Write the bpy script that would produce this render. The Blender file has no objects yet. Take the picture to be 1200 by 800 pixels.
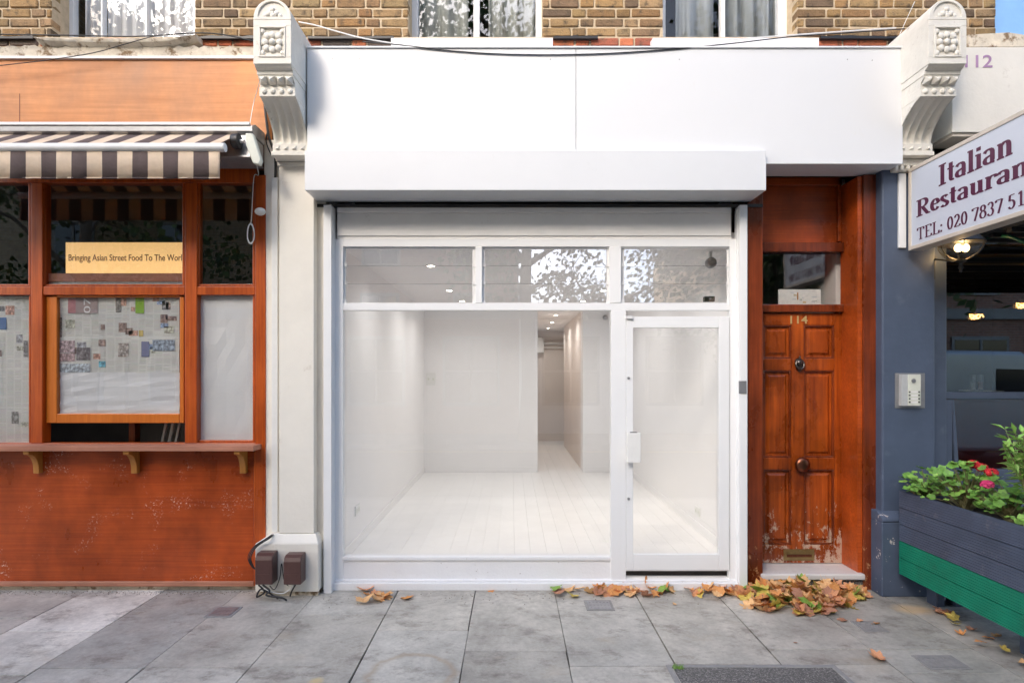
import bpy, bmesh, math, random
from mathutils import Vector, Matrix
PI = math.pi
R = math.radians
random.seed(7)

# ------------------------------------------------------------------ camera, sky, sun, exposure
sc = bpy.context.scene
C = sc.collection
CAM_D, CAM_H, FPX = 4.6, 1.667, 690.0
cam_d = bpy.data.cameras.new('camera')
cam = bpy.data.objects.new('camera', cam_d); C.objects.link(cam)
cam.location = (0, -CAM_D, CAM_H); cam.rotation_euler = (R(90), 0, 0)
cam_d.sensor_fit = 'HORIZONTAL'; cam_d.sensor_width = 36; cam_d.lens = FPX / 1200 * 36
cam_d.shift_y = 40 / 1200; cam_d.clip_end = 800; cam_d.clip_start = 0.05
sc.camera = cam

SUN_EL, SUN_AZ = 33, -30          # sun high, in front of the facade and to the left
w = bpy.data.worlds.new('World'); sc.world = w; w.use_nodes = True
nt = w.node_tree
sky = nt.nodes.new('ShaderNodeTexSky'); sky.sky_type = 'NISHITA'; sky.sun_disc = False
sky.sun_elevation = R(SUN_EL); sky.sun_rotation = R(180 + 30)
sky.air_density = 1.0; sky.dust_density = 2.5; sky.ozone_density = 1.0
bg = nt.nodes['Background']; bg.inputs['Strength'].default_value = 0.15
nt.links.new(sky.outputs['Color'], bg.inputs['Color'])
sd = bpy.data.lights.new('sun', 'SUN'); sd.energy = 0.5; sd.angle = R(14); sd.color = (1, 0.93, 0.84)
so = bpy.data.objects.new('sun', sd); C.objects.link(so)
az = R(SUN_AZ)
sdir = Vector((math.sin(az) * math.cos(R(SUN_EL)), -math.cos(az) * math.cos(R(SUN_EL)), math.sin(R(SUN_EL))))
so.rotation_euler = sdir.to_track_quat('Z', 'Y').to_euler(); so.location = (-8, -14, 18)
sc.view_settings.view_transform = 'Standard'
try: sc.view_settings.look = 'None'
except Exception: pass
sc.view_settings.gamma = 1; sc.view_settings.use_curve_mapping = False
sc.view_settings.exposure = 1.78
sc.cycles.use_denoising = True
sc.cycles.max_bounces = 10; sc.cycles.diffuse_bounces = 6; sc.cycles.glossy_bounces = 4
sc.cycles.transparent_max_bounces = 16; sc.cycles.transmission_bounces = 6
sc.cycles.caustics_reflective = False; sc.cycles.caustics_refractive = False
sc.cycles.sample_clamp_indirect = 8

# ------------------------------------------------------------------ helpers
def K(Y): return (CAM_D + Y) / FPX
def PX(px, Y): return (px - 600) * K(Y)
def PZ(py, Y): return CAM_H + (440 - py) * K(Y)
def gd(py): return 1150.23 / (py - 440) - CAM_D          # ground Y seen at image row py

class MB:
    def __init__(s): s.v = []; s.f = []; s.c = []; s.m = []
    def add(s, vs, fs, col=(1, 1, 1), mi=0):
        n = len(s.v); s.v += [tuple(v) for v in vs]
        for f in fs: s.f.append([n + i for i in f]); s.c.append(col); s.m.append(mi)
        return s
    def box(s, x0, x1, y0, y1, z0, z1, col=(1, 1, 1), mi=0):
        if x0 > x1: x0, x1 = x1, x0
        if y0 > y1: y0, y1 = y1, y0
        if z0 > z1: z0, z1 = z1, z0
        return s.add([(x0,y0,z0),(x1,y0,z0),(x1,y1,z0),(x0,y1,z0),(x0,y0,z1),(x1,y0,z1),(x1,y1,z1),(x0,y1,z1)],
              [(0,3,2,1),(4,5,6,7),(0,1,5,4),(1,2,6,5),(2,3,7,6),(3,0,4,7)], col, mi)
    def pb(s, px0, px1, py0, py1, Y, dep, col=(1,1,1), mi=0):
        return s.box(PX(px0,Y), PX(px1,Y), Y, Y+dep, PZ(py1,Y), PZ(py0,Y), col, mi)
    def prism(s, poly, a0, a1, axis, col=(1,1,1), mi=0):
        n = len(poly)
        def mk(p, a):
            if axis == 'X': return (a, p[0], p[1])
            if axis == 'Y': return (p[0], a, p[1])
            return (p[0], p[1], a)
        vs = [mk(p, a0) for p in poly] + [mk(p, a1) for p in poly]
        fs = [list(range(n))[::-1], list(range(n, 2*n))] + [(i, (i+1) % n, n+(i+1) % n, n+i) for i in range(n)]
        return s.add(vs, fs, col, mi)
    def tube(s, pts, r, n=8, col=(1,1,1), mi=0):
        pts = [Vector(p) for p in pts]; rs = r if isinstance(r, (list, tuple)) else [r]*len(pts)
        vs = []; prev = None
        for i, p in enumerate(pts):
            t = (pts[min(i+1, len(pts)-1)] - pts[max(i-1, 0)]).normalized()
            if prev is None:
                a = Vector((0,0,1)) if abs(t.z) < 0.9 else Vector((1,0,0))
                u = t.cross(a).normalized()
            else:
                u = (prev - t*prev.dot(t)).normalized()
            prev = u; q = t.cross(u)
            for k in range(n):
                an = 2*PI*k/n; vs.append(p + (u*math.cos(an) + q*math.sin(an))*rs[i])
        fs = [(i*n+k, i*n+(k+1) % n, (i+1)*n+(k+1) % n, (i+1)*n+k) for i in range(len(pts)-1) for k in range(n)]
        fs += [list(range(n))[::-1], list(range((len(pts)-1)*n, len(pts)*n))]
        return s.add(vs, fs, col, mi)
    def lathe(s, prof, c, axis='Z', n=20, col=(1,1,1), mi=0):
        vs = []
        for r_, h in prof:
            for k in range(n):
                a = 2*PI*k/n; x, y = r_*math.cos(a), r_*math.sin(a)
                if axis == 'Z': vs.append((c[0]+x, c[1]+y, c[2]+h))
                elif axis == 'Y': vs.append((c[0]+x, c[1]+h, c[2]+y))
                else: vs.append((c[0]+h, c[1]+x, c[2]+y))
        m = len(prof)
        fs = [(i*n+k, i*n+(k+1) % n, (i+1)*n+(k+1) % n, (i+1)*n+k) for i in range(m-1) for k in range(n)]
        fs += [list(range(n))[::-1], list(range((m-1)*n, m*n))]
        return s.add(vs, fs, col, mi)
    def ball(s, c, r, sc_=(1,1,1), n=10, col=(1,1,1), mi=0):
        prof = [(max(1e-4, r*math.sin(PI*i/(n//2+1))), -r*math.cos(PI*i/(n//2+1))) for i in range(n//2+2)]
        vs = []
        for rr, h in prof:
            for k in range(n):
                a = 2*PI*k/n; vs.append((c[0]+rr*math.cos(a)*sc_[0], c[1]+rr*math.sin(a)*sc_[1], c[2]+h*sc_[2]))
        m = len(prof)
        fs = [(i*n+k, i*n+(k+1) % n, (i+1)*n+(k+1) % n, (i+1)*n+k) for i in range(m-1) for k in range(n)]
        return s.add(vs, fs, col, mi)
    def build(s, name, mat, parent=None, bevel=0, smooth=0, seg=2, origin=None):
        base = Vector((0,0,0))
        if parent is not None: base = wloc(parent)
        elif origin is not None: base = Vector(origin)
        elif s.v:
            xs = [v[0] for v in s.v]; ys = [v[1] for v in s.v]; zs = [v[2] for v in s.v]
            base = Vector(((min(xs)+max(xs))/2, (min(ys)+max(ys))/2, min(zs)))
        me = bpy.data.meshes.new(name)
        me.from_pydata([tuple(Vector(v)-base) for v in s.v], [], s.f)
        mats = mat if isinstance(mat, (list, tuple)) else [mat]
        for m_ in mats: me.materials.append(m_)
        ca = me.color_attributes.new('col', 'FLOAT_COLOR', 'CORNER')
        li = 0; buf = []
        for fi, f in enumerate(s.f):
            c = s.c[fi]
            for _ in f: buf += [c[0], c[1], c[2], 1]
        ca.data.foreach_set('color', buf)
        me.polygons.foreach_set('material_index', s.m)
        bm = bmesh.new(); bm.from_mesh(me); bmesh.ops.recalc_face_normals(bm, faces=bm.faces); bm.to_mesh(me); bm.free()
        if smooth:
            me.polygons.foreach_set('use_smooth', [True]*len(me.polygons))
            me.set_sharp_from_angle(angle=R(smooth))
        o = bpy.data.objects.new(name, me); C.objects.link(o)
        if parent is not None: o.parent = parent
        else: o.location = base
        if bevel:
            b = o.modifiers.new('bevel', 'BEVEL'); b.width = bevel; b.segments = seg; b.limit_method = 'ANGLE'; b.angle_limit = R(40)
        return o
def wloc(o):
    v = Vector((0,0,0))
    while o is not None: v += Vector(o.location); o = o.parent
    return v
def tag(o, label, cat, group=None):
    o['label'] = label; o['category'] = cat
    if group: o['group'] = group
    return o
def thing(name, label, cat, loc, group=None):
    o = bpy.data.objects.new(name, None); C.objects.link(o); o.location = loc; o.empty_display_size = 0.1
    return tag(o, label, cat, group)
def struct(o): o['kind'] = 'structure'; return o
def dup(o, parent=None):
    c = o.copy(); C.objects.link(c)
    if parent is not None: c.parent = parent
    for ch in list(o.children): dup(ch, c)
    return c
def arc(cx, cy, rx, ry, a0, a1, n=10):
    return [(cx+rx*math.cos(R(a0+(a1-a0)*i/n)), cy+ry*math.sin(R(a0+(a1-a0)*i/n))) for i in range(n+1)]

# ------------------------------------------------------------------ materials
def nodes(name):
    m = bpy.data.materials.new(name); m.use_nodes = True
    t = m.node_tree; return m, t, t.nodes['Principled BSDF'], t.nodes.new('ShaderNodeTexCoord')
def mapping(t, tc, scale, rot=(0,0,0)):
    mp = t.nodes.new('ShaderNodeMapping'); mp.inputs['Scale'].default_value = scale; mp.inputs['Rotation'].default_value = rot
    t.links.new(tc.outputs['Object'], mp.inputs['Vector']); return mp.outputs['Vector']
def noise(t, vec, scale, detail=6, rough=0.6):
    n = t.nodes.new('ShaderNodeTexNoise'); n.inputs['Scale'].default_value = scale; n.inputs['Detail'].default_value = detail
    n.inputs['Roughness'].default_value = rough
    t.links.new(vec, n.inputs['Vector']); return n.outputs['Fac']
def ramp(t, fac, stops):
    r = t.nodes.new('ShaderNodeValToRGB'); t.links.new(fac, r.inputs['Fac'])
    while len(r.color_ramp.elements) < len(stops): r.color_ramp.elements.new(0.5)
    for e, (p, c) in zip(r.color_ramp.elements, stops):
        e.position = p; e.color = (c[0], c[1], c[2], 1) if hasattr(c, '__len__') else (c, c, c, 1)
    return r.outputs['Color']
def mix(t, fac, a, b, mode='MIX'):
    m = t.nodes.new('ShaderNodeMix'); m.data_type = 'RGBA'; m.blend_type = mode
    for inp, v in ((m.inputs[0], fac), (m.inputs[6], a), (m.inputs[7], b)):
        if hasattr(v, 'links'): t.links.new(v, inp)
        elif hasattr(v, '__len__'): inp.default_value = (v[0], v[1], v[2], 1)
        else: inp.default_value = v
    return m.outputs[2]
def bump(t, bsdf, h, strength=0.3, dist=0.01):
    b = t.nodes.new('ShaderNodeBump'); b.inputs['Strength'].default_value = strength; b.inputs['Distance'].default_value = dist
    t.links.new(h, b.inputs['Height']); t.links.new(b.outputs['Normal'], bsdf.inputs['Normal'])
def paint(name, c, rough=0.5, var=0.1, scale=3, bmp=0.05, metal=0, dirt=None, dscale=6, dlo=0.62, dhi=0.7, coat=0, bscale=60, attr=False, spec=0.5):
    m, t, p, tc = nodes(name)
    v = mapping(t, tc, (1,1,1))
    n = noise(t, v, scale)
    col = ramp(t, n, [(0.3, [x*(1-var) for x in c]), (0.7, [min(1, x*(1+var)) for x in c])])
    if attr:
        a = t.nodes.new('ShaderNodeAttribute'); a.attribute_name = 'col'
        col = mix(t, 1.0, col, a.outputs['Color'], 'MULTIPLY')
    if dirt:
        d = noise(t, v, dscale, 10, 0.7)
        f = ramp(t, d, [(dlo, 0.0), (dhi, 1.0)])
        col = mix(t, f, col, dirt)
    t.links.new(col, p.inputs['Base Color'])
    p.inputs['Roughness'].default_value = rough; p.inputs['Metallic'].default_value = metal
    p.inputs['Coat Weight'].default_value = coat; p.inputs['Coat Roughness'].default_value = 0.15
    p.inputs['Specular IOR Level'].default_value = spec
    if bmp: bump(t, p, noise(t, v, bscale, 4), bmp, 0.01)
    return m
def wood(name, dark, light, axis='Z', rough=0.35, coat=0.3, scuff=None, scuff_z=None, blotch=0.25, fine=1.0, slo=0.66):
    m, t, p, tc = nodes(name)
    s = {'Z': (38*fine, 38*fine, 1.6), 'X': (1.3, 60*fine, 60*fine)}[axis]
    g = noise(t, mapping(t, tc, s), 1.0, 8, 0.65)
    b = noise(t, mapping(t, tc, (1.6, 1.6, 1.1)), 1.5, 5)
    col = ramp(t, g, [(0.25, dark), (0.75, light)])
    shade = ramp(t, b, [(0.3, 1-blotch), (0.7, 1+blotch)])
    col = mix(t, 1.0, col, shade, 'MULTIPLY')
    vv = mapping(t, tc, (1,1,1))
    if scuff:
        f1 = ramp(t, noise(t, vv, 55, 8, 0.78), [(slo-0.065, 0.0), (slo-0.045, 0.8)])
        f1 = mix(t, 1.0, f1, ramp(t, noise(t, mapping(t, tc, (1.7,1.7,2.4)), 1.6, 4, 0.6), [(0.55, 0.0), (0.66, 1.0)]), 'MULTIPLY')
        f3 = ramp(t, noise(t, mapping(t, tc, (9,9,60)), 1.0, 6, 0.7), [(slo+0.0, 0.0), (slo+0.02, 0.5)])
        if scuff_z:
            sep = t.nodes.new('ShaderNodeSeparateXYZ'); t.links.new(tc.outputs['Object'], sep.inputs[0])
            mr = t.nodes.new('ShaderNodeMapRange'); mr.inputs['From Min'].default_value = scuff_z[0]; mr.inputs['From Max'].default_value = scuff_z[1]
            mr.inputs['To Min'].default_value = 0.24; mr.inputs['To Max'].default_value = 0.0
            t.links.new(sep.outputs['Z'], mr.inputs['Value'])
            ad = t.nodes.new('ShaderNodeMath'); ad.operation = 'ADD'
            mm = t.nodes.new('ShaderNodeMath'); mm.operation = 'ADD'
            n2 = noise(t, mapping(t, tc, (14, 14, 9)), 1.0, 10, 0.8)
            t.links.new(n2, ad.inputs[0]); t.links.new(mr.outputs[0], ad.inputs[1])
            f2 = ramp(t, ad.outputs[0], [(0.70, 0.0), (0.73, 1.0)])
            f1 = mix(t, 1.0, f1, f2, 'ADD')
        col = mix(t, f1, col, scuff)
    t.links.new(col, p.inputs['Base Color'])
    r_ = ramp(t, b, [(0.3, rough*0.8), (0.7, min(1, rough*1.4))]); t.links.new(r_, p.inputs['Roughness'])
    p.inputs['Coat Weight'].default_value = coat; p.inputs['Coat Roughness'].default_value = 0.2
    p.inputs['Specular IOR Level'].default_value = 0.4
    bump(t, p, g, 0.12, 0.004)
    return m
def glass(name, refl=1.0, tint=(1,1,1), rough=0.0, base=0.0, ior=1.5, wob=0.0):
    m = bpy.data.materials.new(name); m.use_nodes = True; t = m.node_tree; t.nodes.clear()
    out = t.nodes.new('ShaderNodeOutputMaterial'); tr = t.nodes.new('ShaderNodeBsdfTransparent'); tr.inputs[0].default_value = (*tint, 1)
    gl = t.nodes.new('ShaderNodeBsdfGlossy'); gl.inputs['Roughness'].default_value = rough
    fr = t.nodes.new('ShaderNodeFresnel'); fr.inputs[0].default_value = ior
    ma = t.nodes.new('ShaderNodeMath'); ma.operation = 'MULTIPLY_ADD'; ma.inputs[1].default_value = refl; ma.inputs[2].default_value = base; ma.use_clamp = True
    t.links.new(fr.outputs[0], ma.inputs[0])
    geo = t.nodes.new('ShaderNodeNewGeometry'); mr = t.nodes.new('ShaderNodeMapRange')     # a thin pane: same reflectance from both sides
    mr.inputs['To Min'].default_value = ior; mr.inputs['To Max'].default_value = 1/ior
    t.links.new(geo.outputs['Backfacing'], mr.inputs['Value']); t.links.new(mr.outputs[0], fr.inputs[0])
    mx = t.nodes.new('ShaderNodeMixShader'); t.links.new(ma.outputs[0], mx.inputs[0]); t.links.new(tr.outputs[0], mx.inputs[1]); t.links.new(gl.outputs[0], mx.inputs[2])
    t.links.new(mx.outputs[0], out.inputs[0])
    if wob:
        tc = t.nodes.new('ShaderNodeTexCoord'); v = mapping(t, tc, (1,1,1)); n = noise(t, v, 2.2, 1)
        b = t.nodes.new('ShaderNodeBump'); b.inputs['Strength'].default_value = wob; b.inputs['Distance'].default_value = 0.02
        t.links.new(n, b.inputs['Height']); t.links.new(b.outputs['Normal'], gl.inputs['Normal'])
    return m
def emit(name, c, s):
    m, t, p, tc = nodes(name); p.inputs['Base Color'].default_value = (*c, 1)
    p.inputs['Emission Color'].default_value = (*c, 1); p.inputs['Emission Strength'].default_value = s; return m
def brickmat(name, c1, c2, mortar):
    m, t, p, tc = nodes(name)
    mp = t.nodes.new('ShaderNodeMapping'); mp.inputs['Rotation'].default_value = (R(90), 0, 0)
    t.links.new(tc.outputs['Object'], mp.inputs['Vector'])
    b = t.nodes.new('ShaderNodeTexBrick'); b.inputs['Scale'].default_value = 1; b.inputs['Brick Width'].default_value = 0.225
    b.inputs['Row Height'].default_value = 0.076; b.inputs['Mortar Size'].default_value = 0.006
    b.inputs['Color1'].default_value = (*c1,1); b.inputs['Color2'].default_value = (*c2,1); b.inputs['Mortar'].default_value = (*mortar,1)
    t.links.new(mp.outputs[0], b.inputs['Vector'])
    n = noise(t, mapping(t, tc, (1,1,1)), 9)
    col = mix(t, 1.0, b.outputs['Color'], ramp(t, n, [(0.3, 0.75), (0.7, 1.2)]), 'MULTIPLY')
    t.links.new(col, p.inputs['Base Color']); p.inputs['Roughness'].default_value = 0.85
    bump(t, p, b.outputs['Fac'], -0.5, 0.01)
    return m

M = {}
M['white'] = paint('white_paint', (0.80,0.80,0.80), 0.38, 0.015, 2, 0.02)
M['white_worn'] = paint('white_paint_chipped', (0.80,0.80,0.81), 0.45, 0.03, 3, 0.25, dirt=(0.26,0.22,0.20), dscale=26, dlo=0.655, dhi=0.68)
M['white_frame'] = paint('white_coated_metal', (0.80,0.81,0.82), 0.3, 0.012, 5, 0.01, dirt=(0.55,0.54,0.53), dscale=9, dlo=0.72, dhi=0.8)
M['fascia_white'] = paint('white_fascia_paint', (0.725,0.735,0.75), 0.35, 0.012, 1.2, 0.05, bscale=3, dirt=(0.70,0.69,0.67), dscale=4, dlo=0.62, dhi=0.8)
M['box_grey'] = paint('shutter_grey_white', (0.80,0.78,0.76), 0.5, 0.04, 4, 0.03, dirt=(0.45,0.40,0.36), dscale=5, dlo=0.63, dhi=0.75)
M['inside_white'] = paint('interior_emulsion', (0.86,0.85,0.85), 0.6, 0.015, 2, 0.02)
M['inside_cream'] = paint('corridor_cream_paint', (0.78,0.71,0.66), 0.6, 0.03, 2, 0.02)
M['cream'] = paint('cream_masonry_paint', (0.80,0.765,0.69), 0.7, 0.05, 3, 0.22, dirt=(0.50,0.44,0.36), dscale=5, dlo=0.62, dhi=0.78, bscale=35)
M['stone'] = paint('aged_painted_stone', (0.76,0.73,0.66), 0.75, 0.07, 8, 0.3, dirt=(0.36,0.31,0.24), dscale=13, dlo=0.60, dhi=0.74, bscale=45)
M['stone_shabby'] = paint('flaking_stone', (0.62,0.55,0.44), 0.85, 0.2, 10, 0.5, dirt=(0.2,0.13,0.07), dscale=9, dlo=0.52, dhi=0.62, bscale=40)
M['blue'] = paint('slate_blue_paint', (0.075,0.10,0.155), 0.42, 0.10, 5, 0.12, dirt=(0.12,0.15,0.21), dscale=7, dlo=0.6, dhi=0.8, bscale=25)
M['blue_worn'] = paint('slate_blue_paint_peeling', (0.075,0.10,0.155), 0.5, 0.12, 5, 0.2, dirt=(0.6,0.55,0.5), dscale=9, dlo=0.62, dhi=0.63, bscale=25)
M['wood_riser'] = wood('orange_varnished_ply', (0.27,0.034,0.004), (0.44,0.078,0.009), 'X', 0.30, 0.15, scuff=(0.80,0.62,0.52), blotch=0.42, slo=0.635)
M['wood_frame'] = wood('orange_varnished_frame', (0.27,0.032,0.004), (0.56,0.110,0.010), 'Z', 0.3, 0.4, blotch=0.25)
M['wood_sash'] = wood('bright_orange_sash', (0.50,0.12,0.012), (0.66,0.19,0.022), 'Z', 0.3, 0.4, blotch=0.12)
M['wood_fascia'] = wood('sun_bleached_ply', (0.50,0.20,0.075), (0.68,0.31,0.135), 'X', 0.55, 0.05, blotch=0.26, fine=0.45)
M['wood_ledge'] = wood('weathered_ledge', (0.30,0.11,0.06), (0.50,0.24,0.16), 'X', 0.55, 0.0, blotch=0.25)
M['wood_bracket'] = wood('honey_bracket', (0.34,0.13,0.02), (0.52,0.23,0.05), 'Z', 0.4, 0.2)
M['wood_board'] = wood('pinkish_board', (0.34,0.13,0.09), (0.48,0.22,0.15), 'X', 0.6, 0.0)
M['door_wood'] = wood('mahogany_door', (0.15,0.020,0.003), (0.44,0.088,0.009), 'Z', 0.26, 0.4, scuff=(0.50,0.36,0.27), scuff_z=(0.05, 1.0), blotch=0.62, slo=0.695)
M['door_frame'] = wood('mahogany_frame', (0.08,0.014,0.005), (0.24,0.044,0.009), 'Z', 0.28, 0.4, scuff=(0.46,0.24,0.11), scuff_z=(-0.4, 1.0), blotch=0.45, slo=0.70)
M['door_head'] = wood('mahogany_head_panel', (0.26,0.036,0.006), (0.48,0.090,0.012), 'X', 0.3, 0.3, blotch=0.5)
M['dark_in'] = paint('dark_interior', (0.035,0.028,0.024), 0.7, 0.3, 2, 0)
M['dark_slat'] = paint('dark_slats', (0.02,0.018,0.016), 0.5, 0.2, 4, 0)
M['brown_plastic'] = paint('brown_plastic', (0.085,0.040,0.035), 0.35, 0.08, 20, 0.03)
M['black_plastic'] = paint('black_cable', (0.015,0.015,0.017), 0.45, 0.1, 20, 0)
M['white_plastic'] = paint('white_plastic', (0.78,0.78,0.76), 0.35, 0.03, 20, 0)
M['old_plastic'] = paint('yellowed_plastic', (0.66,0.68,0.60), 0.45, 0.06, 12, 0.02)
M['steel'] = paint('brushed_steel', (0.78,0.77,0.75), 0.35, 0.04, 30, 0.02, metal=0.55)
M['grey_metal'] = paint('grey_metal', (0.33,0.33,0.34), 0.4, 0.1, 12, 0.02, metal=0.6)
M['alu'] = paint('aluminium_bar', (0.72,0.72,0.72), 0.35, 0.05, 10, 0.02, dirt=(0.2,0.19,0.18), dscale=12, dlo=0.66, dhi=0.7)
M['brass'] = paint('dull_brass', (0.42,0.30,0.13), 0.35, 0.15, 30, 0.03, metal=1)
M['number_brass'] = paint('pale_brass_numerals', (0.62,0.45,0.20), 0.4, 0.1, 30, 0, metal=0.3)
M['copper'] = paint('bronze_knob', (0.22,0.085,0.05), 0.32, 0.2, 30, 0.02, metal=1)
M['iron'] = paint('tarnished_knocker', (0.14,0.12,0.11), 0.3, 0.2, 40, 0.05, metal=1)
M['marble'] = paint('worn_marble', (0.68,0.66,0.64), 0.35, 0.06, 7, 0.05, dirt=(0.42,0.37,0.33), dscale=11, dlo=0.6, dhi=0.75)
M['shop_glass'] = glass('shop_glass', 1.6, (0.99,0.99,0.985), 0, 0.02)
M['louvre_glass'] = glass('louvre_glass', 2.6, (0.98,0.98,0.98), 0, 0.08)
M['dark_glass'] = glass('old_window_glass', 1.7, (0.99,0.99,0.985), 0, 0.03, wob=0.04)
M['upper_glass'] = glass('upstairs_glass', 1.2, (0.95,0.96,0.97), 0, 0.03, wob=0.03)
M['rest_glass'] = glass('restaurant_glass', 2.3, (0.9,0.92,0.92), 0, 0.04)
M['soft_glass'] = glass('curtained_window_glass', 0.35, (0.97,0.98,0.99), 0, 0.01)
M['bowl_glass'] = glass('lamp_bowl_glass', 1.5, (1.0,0.93,0.78), 0.05, 0.06)
M['net'] = paint('net_curtain', (0.92,0.93,0.95), 0.9, 0.02, 5, 0)
M['drape'] = paint('grey_drape', (0.42,0.45,0.46), 0.9, 0.05, 6, 0)
M['drape_green'] = paint('sheer_curtain', (0.60,0.62,0.58), 0.9, 0.05, 6, 0)
M['mortar'] = paint('lime_mortar', (0.56,0.45,0.31), 0.95, 0.15, 20, 0.4)
M['brick_old'] = paint('london_stock_brick', (1,1,1), 0.9, 0.30, 26, 0.9, dirt=(0.09,0.065,0.04), dscale=13, dlo=0.50, dhi=0.66, attr=True, bscale=70)
M['brick_far'] = brickmat('brick_pattern_yellow', (0.46,0.34,0.20), (0.38,0.26,0.15), (0.5,0.43,0.33))
M['brick_red'] = brickmat('brick_pattern_red', (0.40,0.20,0.13), (0.34,0.16,0.11), (0.4,0.34,0.28))
M['sky_blue_wall'] = paint('pale_blue_masonry', (0.24,0.46,0.82), 0.7, 0.06, 6, 0.35, bscale=18)
M['roof'] = paint('slate_roof', (0.10,0.10,0.11), 0.6, 0.15, 8, 0.1)
M['sign_face'] = paint('pale_sign_face', (0.62,0.66,0.74), 0.3, 0.015, 3, 0)
M['sign_rim'] = paint('cream_sign_rim', (0.62,0.55,0.47), 0.5, 0.08, 9, 0.05, dirt=(0.35,0.28,0.22), dscale=14, dlo=0.66, dhi=0.75)
M['purple'] = paint('purple_lettering', (0.10,0.018,0.055), 0.5, 0.1, 10, 0)
M['lilac'] = paint('faded_purple_numerals', (0.42,0.25,0.42), 0.6, 0.1, 10, 0)
M['yellow_card'] = emit('glowing_yellow_card', (0.98,0.60,0.24), 0.24)  # slight glow added to brighten the card, no lamp behind it
M['brown_ink'] = paint('brown_lettering', (0.20,0.06,0.03), 0.6, 0.05, 10, 0)
M['paper'] = paint('newsprint', (1,1,1), 0.85, 0.05, 9, 0.25, attr=True, bscale=9)
M['white_paper'] = paint('white_paper', (0.92,0.93,0.95), 0.85, 0.03, 4, 0.35, bscale=5)
M['deck_blue'] = paint('slate_blue_decking', (0.068,0.086,0.130), 0.55, 0.22, 4, 0.1, dirt=(0.17,0.16,0.19), dscale=11, dlo=0.58, dhi=0.72)
M['deck_green'] = paint('green_decking', (0.0,0.20,0.115), 0.55, 0.2, 5, 0.1, dirt=(0.02,0.10,0.07), dscale=12, dlo=0.64, dhi=0.75)
M['soil'] = paint('potting_soil', (0.06,0.04,0.025), 0.95, 0.3, 30, 0.6)
M['green1'] = paint('geranium_leaf', (0.14,0.30,0.05), 0.5, 0.3, 25, 0.1)
M['green2'] = paint('geranium_leaf_bright', (0.24,0.44,0.08), 0.5, 0.25, 25, 0.1)
M['green3'] = paint('herb_needles', (0.30,0.42,0.12), 0.6, 0.25, 25, 0)
M['stem'] = paint('plant_stem', (0.22,0.20,0.09), 0.7, 0.2, 25, 0)
M['red'] = paint('red_petals', (0.62,0.02,0.03), 0.6, 0.15, 30, 0)
M['pink'] = paint('pink_petals', (0.62,0.04,0.16), 0.6, 0.15, 30, 0)
M['seat_red'] = paint('red_banquette', (0.22,0.02,0.025), 0.5, 0.1, 8, 0)
M['green_rod'] = paint('dark_green_metal', (0.01,0.11,0.06), 0.4, 0.1, 8, 0)
M['tree_leaf'] = paint('plane_tree_leaves', (1,1,1), 0.6, 0.2, 3, 0, attr=True)
M['bark'] = paint('plane_bark', (0.20,0.16,0.12), 0.9, 0.3, 6, 0.5)
M['road'] = paint('asphalt', (0.055,0.055,0.057), 0.85, 0.15, 12, 0.4, bscale=200)
M['kerb'] = paint('granite_kerb', (0.27,0.26,0.25), 0.8, 0.12, 25, 0.3)
M['line'] = paint('road_line_paint', (0.7,0.55,0.08), 0.7, 0.1, 12, 0.1)
M['van'] = paint('silver_van_paint', (0.42,0.46,0.50), 0.25, 0.02, 3, 0, metal=0.5, coat=1.0)
M['tyre'] = paint('tyre_rubber', (0.02,0.02,0.02), 0.8, 0.1, 20, 0.1)
M['van_glass'] = paint('tinted_glass', (0.012,0.014,0.016), 0.05, 0.1, 3, 0, spec=0.8)
M['lens'] = paint('lamp_lens', (0.75,0.75,0.72), 0.15, 0.05, 20, 0)
M['stucco'] = paint('white_stucco', (0.76,0.74,0.70), 0.75, 0.05, 2, 0.1)
M['far_frame'] = paint('aged_window_frame', (0.30,0.29,0.27), 0.6, 0.1, 5, 0.05)
M['lamp_hot'] = emit('downlight_glow', (1.0,0.93,0.80), 14)
M['filament'] = emit('warm_filament', (1.0,0.50,0.13), 3.5)
M['bulb'] = emit('lamp_bulb_glow', (1.0,0.72,0.36), 2.2)

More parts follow.
